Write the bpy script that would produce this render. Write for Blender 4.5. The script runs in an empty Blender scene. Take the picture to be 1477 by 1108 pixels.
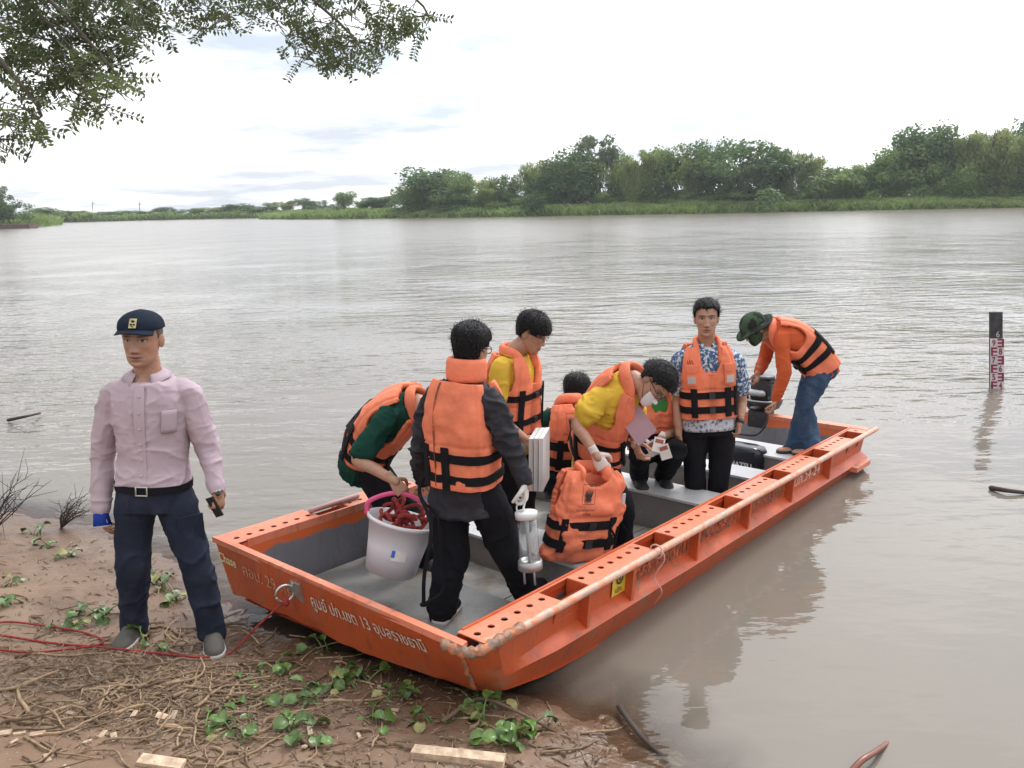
import bpy, bmesh, math, random
import numpy as np
from mathutils import Matrix, Vector
R = math.radians
rng = np.random.default_rng(7)
random.seed(7)
scene = bpy.context.scene
col = scene.collection

# ------------------------------------------------------------------ camera
FPX, HY, ROLL, CAMZ = 1220.0, 297.0, R(1.28), 2.35          # focal length in photo pixels, horizon row, roll, lens height
_p = math.atan((554 - HY) / FPX)
FW = np.array([0, math.cos(_p), -math.sin(_p)]); RT0 = np.array([1.0, 0, 0]); UP0 = np.cross(RT0, FW)
RT = math.cos(ROLL) * RT0 - math.sin(ROLL) * UP0
UP = math.sin(ROLL) * RT0 + math.cos(ROLL) * UP0
CO = np.array([0, 0, CAMZ])
cam_data = bpy.data.cameras.new('camera'); cam = bpy.data.objects.new('camera', cam_data); col.objects.link(cam)
cam_data.sensor_width = 36; cam_data.lens = 36 * FPX / 1477; cam_data.clip_start = 0.05; cam_data.clip_end = 6000
_m = Matrix.Identity(4)
for i in range(3):
    _m[i][0] = RT[i]; _m[i][1] = UP[i]; _m[i][2] = -FW[i]; _m[i][3] = CO[i]
cam.matrix_world = _m
scene.camera = cam

# ------------------------------------------------------------------ sky, sun, exposure
SUN_AZ, SUN_EL = R(38), R(52)            # azimuth from +Y towards +X: the glare lies to the right over the river
w = bpy.data.worlds.new('World'); scene.world = w; w.use_nodes = True
nt = w.node_tree; nt.nodes.clear()
def N(t, **k):
    n = nt.nodes.new(t)
    for a, b in k.items(): setattr(n, a, b)
    return n
out = N('ShaderNodeOutputWorld'); bg = N('ShaderNodeBackground')
sky = N('ShaderNodeTexSky', sky_type='NISHITA', sun_disc=False, sun_elevation=SUN_EL, sun_rotation=SUN_AZ, air_density=1.0, dust_density=2.0)
sc_ = N('ShaderNodeVectorMath', operation='SCALE'); sc_.inputs['Scale'].default_value = 0.14
nt.links.new(sky.outputs[0], sc_.inputs[0])
tc = N('ShaderNodeTexCoord'); sep = N('ShaderNodeSeparateXYZ'); nt.links.new(tc.outputs['Generated'], sep.inputs[0])
mx = N('ShaderNodeMath', operation='MAXIMUM'); mx.inputs[1].default_value = 0.0; nt.links.new(sep.outputs['Z'], mx.inputs[0])
ad = N('ShaderNodeMath', operation='ADD'); ad.inputs[1].default_value = 0.10; nt.links.new(mx.outputs[0], ad.inputs[0])
comb = N('ShaderNodeCombineXYZ')
for k, s in (('X', 1.0), ('Y', 1.0)):
    d = N('ShaderNodeMath', operation='DIVIDE'); nt.links.new(sep.outputs[k], d.inputs[0]); nt.links.new(ad.outputs[0], d.inputs[1]); nt.links.new(d.outputs[0], comb.inputs[k])
noi = N('ShaderNodeTexNoise'); noi.inputs['Scale'].default_value = 0.6; noi.inputs['Detail'].default_value = 6; noi.inputs['Roughness'].default_value = 0.55
nt.links.new(comb.outputs[0], noi.inputs['Vector'])
rmp = N('ShaderNodeValToRGB'); rmp.color_ramp.elements[0].position = 0.40; rmp.color_ramp.elements[0].color = (0.0, 0.0, 0.0, 1)
rmp.color_ramp.elements[1].position = 0.55; rmp.color_ramp.elements[1].color = (1, 1, 1, 1)
nt.links.new(noi.outputs[0], rmp.inputs[0])
mix = N('ShaderNodeMixRGB'); nt.links.new(rmp.outputs[0], mix.inputs[0]); blu = N('ShaderNodeMixRGB'); blu.inputs[0].default_value = .8; blu.inputs[2].default_value = (.74, .81, .92, 1); nt.links.new(sc_.outputs[0], blu.inputs[1]); nt.links.new(blu.outputs[0], mix.inputs[1]); mix.inputs[2].default_value = (1.36, 1.36, 1.38, 1)
# thin cloud glows around the veiled sun
dt = N('ShaderNodeVectorMath', operation='DOT_PRODUCT'); nt.links.new(tc.outputs['Generated'], dt.inputs[0]); dt.inputs[1].default_value = (math.sin(SUN_AZ) * math.cos(SUN_EL), math.cos(SUN_AZ) * math.cos(SUN_EL), math.sin(SUN_EL))
dm = N('ShaderNodeMath', operation='MAXIMUM'); nt.links.new(dt.outputs['Value'], dm.inputs[0]); dm.inputs[1].default_value = 0
dp = N('ShaderNodeMath', operation='POWER'); nt.links.new(dm.outputs[0], dp.inputs[0]); dp.inputs[1].default_value = 5.0
gl_w = N('ShaderNodeMath', operation='MULTIPLY_ADD'); nt.links.new(dp.outputs[0], gl_w.inputs[0]); gl_w.inputs[1].default_value = 2.2; gl_w.inputs[2].default_value = 0.90
glow = N('ShaderNodeVectorMath', operation='SCALE'); nt.links.new(mix.outputs[0], glow.inputs[0]); nt.links.new(gl_w.outputs[0], glow.inputs['Scale'])
nt.links.new(glow.outputs[0], bg.inputs[0]); bg.inputs[1].default_value = 1.0
nt.links.new(bg.outputs[0], out.inputs[0])
sl = bpy.data.lights.new('sun', 'SUN'); sl.energy = 1.5; sl.angle = R(10); sl.color = (1, 0.96, 0.9)
sun = bpy.data.objects.new('sun', sl); col.objects.link(sun)
sd = Vector((math.sin(SUN_AZ) * math.cos(SUN_EL), math.cos(SUN_AZ) * math.cos(SUN_EL), math.sin(SUN_EL)))
sun.rotation_euler = (-sd).to_track_quat('-Z', 'Y').to_euler(); sun.location = (0, 0, 30)
vs = scene.view_settings; vs.view_transform = 'Standard'; vs.look = 'None'; vs.exposure = 0.17; vs.gamma = 1.0; vs.use_curve_mapping = False

# ------------------------------------------------------------------ pixel helpers (a pixel gives a direction; the depth is real)
def ray(px, py): return FW + (px - 738.5) / FPX * RT + (554 - py) / FPX * UP
def onz(px, py, z=0.0):
    d = ray(px, py); return CO + d * ((z - CAMZ) / d[2])
def atY(px, py, Y):
    d = ray(px, py); return CO + d * (Y / d[1])

# ------------------------------------------------------------------ noise (vectorised value noise)
def _h(i, j, k, s):
    n = (i * 374761393 + j * 668265263 + k * 2147483647 + s * 974634777) & 0xffffffff
    n = ((n ^ (n >> 13)) * 1274126177) & 0xffffffff
    return ((n ^ (n >> 16)) & 0xffff) / 65535.0
def vnoise(P, f=1.0, s=0):
    P = np.asarray(P, float) * f; I = np.floor(P).astype(np.int64); t = P - I; t = t * t * (3 - 2 * t)
    r = 0
    for a in (0, 1):
        for b in (0, 1):
            for c in (0, 1):
                wgt = (t[..., 0] if a else 1 - t[..., 0]) * (t[..., 1] if b else 1 - t[..., 1]) * (t[..., 2] if c else 1 - t[..., 2])
                r = r + wgt * _h(I[..., 0] + a, I[..., 1] + b, I[..., 2] + c, s)
    return r
def fbm(P, f=1.0, o=3, s=0):
    r = 0; a = 0.5
    for k in range(o):
        r = r + a * (vnoise(P, f, s + k) - 0.5); f *= 2.03; a *= 0.5
    return r

# ------------------------------------------------------------------ geometry
def nrm(v):
    v = np.asarray(v, float); return v / (np.linalg.norm(v) + 1e-12)
class Geo:
    def __init__(s): s.v = []; s.f = []; s.n = 0
    def add(s, V, F):
        V = np.asarray(V, float).reshape(-1, 3); s.v.append(V); s.f += [tuple(int(i) + s.n for i in f) for f in F]; s.n += len(V); return s
    def V(s): return np.concatenate(s.v)
    def loft(s, rings, cap=True, closed=True):
        rings = np.asarray(rings, float); n, m = rings.shape[:2]; F = []
        mm = m if closed else m - 1
        for i in range(n - 1):
            for j in range(mm):
                k = (j + 1) % m; F.append((i * m + j, i * m + k, (i + 1) * m + k, (i + 1) * m + j))
        V = rings.reshape(-1, 3)
        if cap and closed:
            F.append(tuple(range(m - 1, -1, -1))); F.append(tuple((n - 1) * m + j for j in range(m)))
        return s.add(V, F)
    def tube(s, pts, rad, sides=10, round_=True, flat=None, up=None):
        pts = np.asarray(pts, float); rad = np.asarray(rad, float)
        if rad.ndim == 0: rad = np.full(len(pts), float(rad))
        T = np.gradient(pts, axis=0); T /= np.linalg.norm(T, axis=1)[:, None] + 1e-12
        u0 = np.array([0, 0, 1.0]) if up is None else np.asarray(up, float)
        if abs(T[0] @ u0) > 0.95: u0 = np.array([1.0, 0, 0])
        P, Rr, TT, U = [], [], [], []
        u = nrm(u0 - T[0] * (u0 @ T[0])); us = []
        for t in T:
            u = nrm(u - t * (u @ t)); us.append(u)
        seq = [(pts[i], rad[i], T[i], us[i]) for i in range(len(pts))]
        if round_:
            a, b = seq[0], seq[-1]
            seq = [(a[0] - a[2] * a[1] * .95, a[1] * .25, a[2], a[3]), (a[0] - a[2] * a[1] * .65, a[1] * .75, a[2], a[3])] + seq + \
                  [(b[0] + b[2] * b[1] * .65, b[1] * .75, b[2], b[3]), (b[0] + b[2] * b[1] * .95, b[1] * .25, b[2], b[3])]
        th = np.linspace(0, 2 * np.pi, sides, endpoint=False)
        fl = (1, 1) if flat is None else flat
        rings = [p + r * (np.cos(th)[:, None] * x * fl[0] + np.sin(th)[:, None] * np.cross(t, x) * fl[1]) for p, r, t, x in seq]
        return s.loft(rings)
    def box(s, c, ax, hs):
        ax = np.asarray(ax, float); c = np.asarray(c, float); V = []
        for x in (-1, 1):
            for y in (-1, 1):
                for z in (-1, 1): V.append(c + ax[0] * x * hs[0] + ax[1] * y * hs[1] + ax[2] * z * hs[2])
        return s.add(V, [(0, 1, 3, 2), (4, 6, 7, 5), (0, 4, 5, 1), (2, 3, 7, 6), (0, 2, 6, 4), (1, 5, 7, 3)])
    def hexa(s, q0, q1):                     # two quads (4 pts each) joined to a solid
        return s.add(list(q0) + list(q1), [(3, 2, 1, 0), (4, 5, 6, 7), (0, 1, 5, 4), (1, 2, 6, 5), (2, 3, 7, 6), (3, 0, 4, 7)])
    def ell(s, c, ax, r, n=12, m=16):
        ax = np.asarray(ax, float); th = np.linspace(0, 2 * np.pi, m, endpoint=False)
        rings = []
        for a in np.linspace(-np.pi / 2 + .12, np.pi / 2 - .12, n):
            rings.append(np.asarray(c) + math.sin(a) * r[2] * ax[2] + math.cos(a) * (np.cos(th)[:, None] * ax[0] * r[0] + np.sin(th)[:, None] * ax[1] * r[1]))
        return s.loft(rings)
    def mesh(s, name):
        me = bpy.data.meshes.new(name); me.from_pydata(s.V().tolist(), [], s.f); me.update(); return me
def spline(pts, n=24):
    pts = np.asarray(pts, float); k = len(pts)
    if k < 3: return np.array([pts[0] + (pts[-1] - pts[0]) * t for t in np.linspace(0, 1, n)])
    P = np.vstack([2 * pts[0] - pts[1], pts, 2 * pts[-1] - pts[-2]]); o = []
    for x in np.linspace(0, k - 1 - 1e-9, n):
        i = int(x); t = x - i; a, b, c, d = P[i:i + 4]
        o.append(.5 * (2 * b + (c - a) * t + (2 * a - 5 * b + 4 * c - d) * t * t + (3 * b - a - 3 * c + d) * t ** 3))
    return np.array(o)
def lerp_tab(x, tab):
    tab = np.asarray(tab, float); return np.array([np.interp(x, tab[:, 0], tab[:, k]) for k in range(1, tab.shape[1])])
def remesh(g, vox, smooth=4):
    me = g.mesh('tmp'); o = bpy.data.objects.new('tmp', me); col.objects.link(o)
    m = o.modifiers.new('r', 'REMESH'); m.mode = 'VOXEL'; m.voxel_size = vox
    if smooth:
        m = o.modifiers.new('s', 'SMOOTH'); m.factor = .5; m.iterations = smooth
    dg = bpy.context.evaluated_depsgraph_get(); r = bpy.data.meshes.new_from_object(o.evaluated_get(dg))
    bpy.data.objects.remove(o); bpy.data.meshes.remove(me)
    V = np.zeros(len(r.vertices) * 3); r.vertices.foreach_get('co', V); V = V.reshape(-1, 3)
    Nn = np.zeros(len(r.vertices) * 3); r.vertices.foreach_get('normal', Nn); Nn = Nn.reshape(-1, 3)
    return r, V, Nn
def setco(me, V): me.vertices.foreach_set('co', np.asarray(V, float).ravel()); me.update()

# ------------------------------------------------------------------ objects
def tag(o, label=None, cat=None, group=None, kind=None):
    if label: o['label'] = label
    if cat: o['category'] = cat
    if group: o['group'] = group
    if kind: o['kind'] = kind
    return o
def obj(name, me, mat, parent=None, smooth=True):
    if isinstance(me, Geo): me = me.mesh(name)
    o = bpy.data.objects.new(name, me); col.objects.link(o)
    for m in (mat if isinstance(mat, (list, tuple)) else [mat]): me.materials.append(m)
    if smooth:
        me.polygons.foreach_set('use_smooth', [True] * len(me.polygons))
    if parent is not None:
        o.parent = parent
        if parent.type == 'EMPTY': o.matrix_parent_inverse = Matrix.Translation(-Vector(parent.location))
    return o
def thing(name, loc, label, cat, group=None):
    e = bpy.data.objects.new(name, None); col.objects.link(e); e.location = [float(x) for x in loc]; e.empty_display_size = .1
    return tag(e, label, cat, group)
def sharp(o, ang=35):
    me = o.data
    bm = bmesh.new(); bm.from_mesh(me); c = math.cos(R(ang))
    for e in bm.edges:
        if len(e.link_faces) == 2 and e.link_faces[0].normal.dot(e.link_faces[1].normal) < c: e.smooth = False
    bm.to_mesh(me); bm.free(); return o

# ------------------------------------------------------------------ materials
def mat(name, c, rough=.6, var=.12, vs_=6.0, bump=0.0, bs=40.0, metal=0.0, c2=None, c2s=3.0, c2t=(.5, .6), coord='Object', spec=.5, detail=5, stretch=None):
    m = bpy.data.materials.new(name); m.use_nodes = True; t = m.node_tree; b = t.nodes['Principled BSDF']
    b.inputs['Roughness'].default_value = rough; b.inputs['Metallic'].default_value = metal; b.inputs['Specular IOR Level'].default_value = spec
    L = t.links.new; nn = t.nodes.new
    tc = nn('ShaderNodeTexCoord'); src = tc.outputs[coord]
    if stretch:
        mp = nn('ShaderNodeMapping'); mp.inputs['Scale'].default_value = stretch; L(src, mp.inputs[0]); src = mp.outputs[0]
    n1 = nn('ShaderNodeTexNoise'); n1.inputs['Scale'].default_value = vs_; n1.inputs['Detail'].default_value = detail; L(src, n1.inputs['Vector'])
    r = nn('ShaderNodeMapRange'); r.inputs['From Min'].default_value = .3; r.inputs['From Max'].default_value = .7
    r.inputs['To Min'].default_value = 1 - var; r.inputs['To Max'].default_value = 1 + var; L(n1.outputs[0], r.inputs[0])
    hs = nn('ShaderNodeHueSaturation'); hs.inputs['Color'].default_value = (*c, 1); L(r.outputs[0], hs.inputs['Value']); o = hs.outputs[0]
    if c2 is not None:
        n2 = nn('ShaderNodeTexNoise'); n2.inputs['Scale'].default_value = c2s; n2.inputs['Detail'].default_value = 8; n2.inputs['Roughness'].default_value = .65; L(src, n2.inputs['Vector'])
        cr = nn('ShaderNodeMapRange'); cr.inputs['From Min'].default_value = c2t[0]; cr.inputs['From Max'].default_value = c2t[1]; L(n2.outputs[0], cr.inputs[0])
        mxx = nn('ShaderNodeMixRGB'); mxx.inputs[2].default_value = (*c2, 1); L(cr.outputs[0], mxx.inputs[0]); L(o, mxx.inputs[1]); o = mxx.outputs[0]
    L(o, b.inputs['Base Color'])
    if bump:
        n3 = nn('ShaderNodeTexNoise'); n3.inputs['Scale'].default_value = bs; n3.inputs['Detail'].default_value = 4; L(src, n3.inputs['Vector'])
        bp = nn('ShaderNodeBump'); bp.inputs['Strength'].default_value = bump; bp.inputs['Distance'].default_value = .02; L(n3.outputs[0], bp.inputs['Height']); L(bp.outputs[0], b.inputs['Normal'])
    return m
def attr_mat(name, rough=.5, sss=0.0, bump=.1, bs=60):
    m = mat(name, (.5, .5, .5), rough=rough, bump=bump, bs=bs); t = m.node_tree; b = t.nodes['Principled BSDF']
    a = t.nodes.new('ShaderNodeAttribute'); a.attribute_name = 'Col'
    hv = b.inputs['Base Color'].links[0].from_node; t.links.new(a.outputs['Color'], hv.inputs['Color']); t.nodes['Noise Texture'].inputs['Scale'].default_value = 55
    if sss: b.inputs['Subsurface Weight'].default_value = sss; b.inputs['Subsurface Radius'].default_value = (.02, .008, .005); b.inputs['Subsurface Scale'].default_value = .3
    return m
def vary(m, amt=.35):
    """each object of the kind a little lighter or darker"""
    t = m.node_tree; b = t.nodes['Principled BSDF']; old = b.inputs['Base Color'].links[0].from_socket; oi = t.nodes.new('ShaderNodeObjectInfo'); r = t.nodes.new('ShaderNodeMapRange'); r.inputs['To Min'].default_value = 1 - amt; r.inputs['To Max'].default_value = 1 + amt; h = t.nodes.new('ShaderNodeHueSaturation')
    t.links.new(oi.outputs['Random'], r.inputs[0]); t.links.new(r.outputs[0], h.inputs['Value']); t.links.new(old, h.inputs['Color']); t.links.new(h.outputs[0], b.inputs['Base Color']); return m
def translucent(m, k=.4):
    t = m.node_tree; b = t.nodes['Principled BSDF']; src = b.inputs['Base Color'].links[0].from_socket; tl = t.nodes.new('ShaderNodeBsdfTranslucent'); mx = t.nodes.new('ShaderNodeMixShader'); mx.inputs[0].default_value = k
    g = t.nodes.new('ShaderNodeHueSaturation'); g.inputs['Value'].default_value = 1.35; t.links.new(src, g.inputs['Color']); t.links.new(g.outputs[0], tl.inputs[0]); t.links.new(b.outputs[0], mx.inputs[1]); t.links.new(tl.outputs[0], mx.inputs[2]); t.links.new(mx.outputs[0], t.nodes['Material Output'].inputs[0]); return m
def set_col(me, C):
    a = me.color_attributes.new('Col', 'FLOAT_COLOR', 'POINT'); C = np.asarray(C, float)
    a.data.foreach_set('color', np.c_[C, np.ones(len(C))].ravel())
# text: letters as flat geometry, to be wrapped on the surface that carries them
def text_geo(s, size=1.0, bold=0.0):
    cu = bpy.data.curves.new('t', 'FONT'); cu.body = s; cu.size = size; cu.offset = bold; cu.resolution_u = 3; cu.fill_mode = 'FRONT'
    o = bpy.data.objects.new('t', cu); col.objects.link(o)
    me = bpy.data.meshes.new_from_object(o.evaluated_get(bpy.context.evaluated_depsgraph_get()))
    V = np.zeros(len(me.vertices) * 3); me.vertices.foreach_get('co', V); V = V.reshape(-1, 3); F = [tuple(p.vertices) for p in me.polygons]
    bpy.data.objects.remove(o); bpy.data.meshes.remove(me)
    return V, F
def wrap_text(name, s, fn, width, height, material, parent, bold=0.0):
    """letters scaled to width x height (metres), then fn(x, y) -> world point"""
    V, F = text_geo(s, 1.0, bold); mn, mxv = V.min(0), V.max(0)
    x = (V[:, 0] - mn[0]) / (mxv[0] - mn[0]) * width; y = (V[:, 1] - mn[1]) / (mxv[1] - mn[1]) * height
    g = Geo().add(np.array([fn(a, b) for a, b in zip(x, y)]), F)
    return obj(name, g, material, parent, smooth=False)
# ================================================================== SETTING
M = {}
# ---- the near bank: shoreline as a polyline on the water plane
SH = np.array([onz(a, b, 0)[:2] for a, b in ((-900, 690), (-300, 712), (0, 738), (120, 765), (240, 812), (330, 866), (450, 925), (740, 1010), (860, 1043), (950, 1108), (990, 1200), (1010, 1500))])
SH = np.vstack([[SH[0][0] - 60, SH[0][1] + 14], SH, [SH[-1][0] + 1.5, -8], [SH[-1][0] + 6, -60]])
def shore_d(X, Y):
    """signed distance to the shoreline, positive on land"""
    P = np.stack([X, Y], -1); best = np.full(X.shape, 1e9); sg = np.zeros(X.shape)
    for i in range(len(SH) - 1):
        a, b = SH[i], SH[i + 1]; ab = b - a; t = np.clip(((P - a) @ ab) / (ab @ ab), 0, 1)
        q = a + t[..., None] * ab; d = np.linalg.norm(P - q, axis=-1); cr = ab[0] * (P[..., 1] - a[1]) - ab[1] * (P[..., 0] - a[0])
        m = d < best; best = np.where(m, d, best); sg = np.where(m, np.where(cr < 0, 1, -1), sg)
    return best * sg
def ground_z(X, Y, rough=True):
    X = np.asarray(X, float); Y = np.asarray(Y, float); d = shore_d(X, Y)
    z = np.where(d > 0, .14 * np.abs(d) ** .9 + .10 * np.clip(d - 1.2, 0, 3), -.16 * np.abs(d)); z = np.clip(z, -2.5, 1.2)
    if rough:
        P = np.stack([X, Y, np.zeros_like(X)], -1); near = np.exp(-((X / 9) ** 2 + ((Y - 4) / 9) ** 2))
        z = z + near * (.07 * fbm(P, 1.6, 3, 5) + .035 * fbm(P, 7, 3, 9) + .012 * fbm(P, 28, 2, 3))
    return z
def gz(x, y): return float(ground_z(np.array([x]), np.array([y]))[0])
def axis(lo, hi, step, far):
    core = np.arange(lo, hi, step); k = far; a = [core[0]]; s = step
    while a[-1] > -k: s *= 1.22; a.append(a[-1] - s)
    b = [core[-1]]; s = step
    while b[-1] < k: s *= 1.22; b.append(b[-1] + s)
    return np.concatenate([a[:0:-1], core, b[1:]])
def sheet(name, xs, ys, zf, mt):
    X, Y = np.meshgrid(xs, ys); Z = zf(X, Y); n, m = X.shape
    F = [(i * m + j, i * m + j + 1, (i + 1) * m + j + 1, (i + 1) * m + j) for i in range(n - 1) for j in range(m - 1)]
    return obj(name, Geo().add(np.stack([X, Y, Z], -1), F), mt), X, Y

# mud material: wet and dark at the water's edge, drier and redder above (wetness follows the height over the river)
def mud_mat():
    m = mat('mud', (.175, .106, .064), rough=.8, var=.25, vs_=3.0, bump=.6, bs=22, c2=(.235, .162, .108), c2s=2.2, c2t=(.45, .65), coord='Object')
    t = m.node_tree; b = t.nodes['Principled BSDF']; L = t.links.new; nn = t.nodes.new
    old = b.inputs['Base Color'].links[0].from_socket
    # scattered small litter specks
    tc = t.nodes['Texture Coordinate']
    vo = nn('ShaderNodeTexVoronoi'); vo.inputs['Scale'].default_value = 38; L(tc.outputs['Object'], vo.inputs['Vector'])
    lt = nn('ShaderNodeMath'); lt.operation = 'LESS_THAN'; lt.inputs[1].default_value = .13; L(vo.outputs['Distance'], lt.inputs[0])
    ns = nn('ShaderNodeTexNoise'); ns.inputs['Scale'].default_value = 1.7; L(tc.outputs['Object'], ns.inputs['Vector'])
    g2 = nn('ShaderNodeMath'); g2.operation = 'GREATER_THAN'; g2.inputs[1].default_value = .5; L(ns.outputs[0], g2.inputs[0])
    mu = nn('ShaderNodeMath'); mu.operation = 'MULTIPLY'; L(lt.outputs[0], mu.inputs[0]); L(g2.outputs[0], mu.inputs[1])
    mc = nn('ShaderNodeMixRGB'); L(mu.outputs[0], mc.inputs[0]); L(old, mc.inputs[1]); L(vo.outputs['Color'], mc.inputs[2])
    hv = nn('ShaderNodeHueSaturation'); hv.inputs['Saturation'].default_value = .18; hv.inputs['Value'].default_value = .30; L(vo.outputs['Color'], hv.inputs['Color']); L(hv.outputs[0], mc.inputs[2])
    ge = nn('ShaderNodeNewGeometry'); sp = nn('ShaderNodeSeparateXYZ'); L(ge.outputs['Position'], sp.inputs[0])
    mr = nn('ShaderNodeMapRange'); mr.inputs['From Min'].default_value = .0; mr.inputs['From Max'].default_value = .13; L(sp.outputs['Z'], mr.inputs[0])
    wet = nn('ShaderNodeMixRGB'); wet.blend_type = 'MULTIPLY'; wet.inputs[0].default_value = 1
    wc = nn('ShaderNodeMixRGB'); wc.inputs[1].default_value = (.62, .55, .5, 1); wc.inputs[2].default_value = (1, 1, 1, 1); L(mr.outputs[0], wc.inputs[0])
    L(mc.outputs[0], wet.inputs[1]); L(wc.outputs[0], wet.inputs[2]); L(wet.outputs[0], b.inputs['Base Color'])
    rr = nn('ShaderNodeMapRange'); rr.inputs['To Min'].default_value = .28; rr.inputs['To Max'].default_value = .85; rr.inputs['From Max'].default_value = .15; L(sp.outputs['Z'], rr.inputs[0]); L(rr.outputs[0], b.inputs['Roughness'])
    return m
M['mud'] = mud_mat()
xs = axis(-4.6, 2.2, .028, 600); ys = axis(1.6, 6.2, .028, 600)
g_, X_, Y_ = sheet('ground', xs, ys, ground_z, M['mud']); tag(g_, 'brown muddy river bank and river bed', kind='structure')

# ---- water: murky, glossy; clear only where it is a few centimetres deep
def water_mat():
    m = bpy.data.materials.new('river_water'); m.use_nodes = True; t = m.node_tree; b = t.nodes['Principled BSDF']; L = t.links.new; nn = t.nodes.new
    b.inputs['Base Color'].default_value = (.172, .150, .122, 1); b.inputs['Roughness'].default_value = .03; b.inputs['IOR'].default_value = 1.33
    tc = nn('ShaderNodeTexCoord')
    def noise(scale, stretch, rot, det):
        mp = nn('ShaderNodeMapping'); mp.inputs['Scale'].default_value = stretch; mp.inputs['Rotation'].default_value = (0, 0, R(rot)); L(tc.outputs['Object'], mp.inputs[0])
        n = nn('ShaderNodeTexNoise'); n.inputs['Scale'].default_value = scale; n.inputs['Detail'].default_value = det; n.inputs['Roughness'].default_value = .5; L(mp.outputs[0], n.inputs['Vector']); return n.outputs[0]
    n1 = noise(1.6, (.55, 1.25, 1), -14, 3); n2 = noise(5.5, (.6, 1.3, 1), 16, 3); n3 = noise(.22, (1, 1, 1), 0, 2)
    a = nn('ShaderNodeMath'); a.operation = 'MULTIPLY_ADD'; L(n2, a.inputs[0]); a.inputs[1].default_value = .32; L(n1, a.inputs[2])
    # calmer in the lee of the boat and by the shore, ruffled farther out
    ge = nn('ShaderNodeNewGeometry'); sp = nn('ShaderNodeSeparateXYZ'); L(ge.outputs['Position'], sp.inputs[0])
    ln = nn('ShaderNodeVectorMath'); ln.operation = 'DISTANCE'; L(ge.outputs['Position'], ln.inputs[0]); ln.inputs[1].default_value = (1.9, 3.6, 0)
    mr = nn('ShaderNodeMapRange'); mr.interpolation_type = 'SMOOTHSTEP'; mr.inputs['From Min'].default_value = .8; mr.inputs['From Max'].default_value = 6.5; mr.inputs['To Min'].default_value = .16; mr.inputs['To Max'].default_value = 1.0; L(ln.outputs['Value'], mr.inputs[0])
    m3 = nn('ShaderNodeMapRange'); m3.inputs['From Min'].default_value = .35; m3.inputs['From Max'].default_value = .65; m3.inputs['To Min'].default_value = .35; m3.inputs['To Max'].default_value = 1.4; L(n3, m3.inputs[0])
    st = nn('ShaderNodeMath'); st.operation = 'MULTIPLY'; L(mr.outputs[0], st.inputs[0]); L(m3.outputs[0], st.inputs[1])
    hh = nn('ShaderNodeMath'); hh.operation = 'MULTIPLY'; L(a.outputs[0], hh.inputs[0]); L(st.outputs[0], hh.inputs[1])
    bp = nn('ShaderNodeBump'); bp.inputs['Strength'].default_value = 1.0; bp.inputs['Distance'].default_value = .062; L(hh.outputs[0], bp.inputs['Height']); L(bp.outputs[0], b.inputs['Normal'])
    rr = nn('ShaderNodeMapRange'); rr.inputs['From Min'].default_value = 6; rr.inputs['From Max'].default_value = 70; rr.inputs['To Min'].default_value = .03; rr.inputs['To Max'].default_value = .20; L(ln.outputs['Value'], rr.inputs[0]); L(rr.outputs[0], b.inputs['Roughness'])
    at = nn('ShaderNodeAttribute'); at.attribute_name = 'depth'
    dm = nn('ShaderNodeMapRange'); dm.interpolation_type = 'SMOOTHSTEP'; dm.inputs['From Min'].default_value = 0; dm.inputs['From Max'].default_value = .09; dm.inputs['To Min'].default_value = .12; dm.inputs['To Max'].default_value = 1; L(at.outputs['Fac'], dm.inputs[0])
    tr = nn('ShaderNodeBsdfTransparent'); tr.inputs[0].default_value = (.85, .75, .62, 1)
    gl = nn('ShaderNodeBsdfGlossy'); gl.inputs['Roughness'].default_value = .03; L(bp.outputs[0], gl.inputs['Normal'])
    fr = nn('ShaderNodeFresnel'); fr.inputs[0].default_value = 1.33; L(bp.outputs[0], fr.inputs['Normal'])
    clear = nn('ShaderNodeMixShader'); L(fr.outputs[0], clear.inputs[0]); L(tr.outputs[0], clear.inputs[1]); L(gl.outputs[0], clear.inputs[2])
    fin = nn('ShaderNodeMixShader'); L(dm.outputs[0], fin.inputs[0]); L(clear.outputs[0], fin.inputs[1]); L(b.outputs[0], fin.inputs[2])
    L(fin.outputs[0], t.nodes['Material Output'].inputs[0]); return m
M['water'] = water_mat()
wx = axis(-4.6, 3.2, .06, 600); wy = axis(2.2, 7.5, .06, 600)
wo, WX, WY = sheet('river_water', wx, wy, lambda X, Y: np.zeros_like(X), M['water'])
tag(wo, 'wide murky brown river with light ripples', kind='structure')
dep = np.clip(-ground_z(WX, WY), 0, 5).ravel()
at_ = wo.data.attributes.new('depth', 'FLOAT', 'POINT'); at_.data.foreach_set('value', dep)

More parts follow.
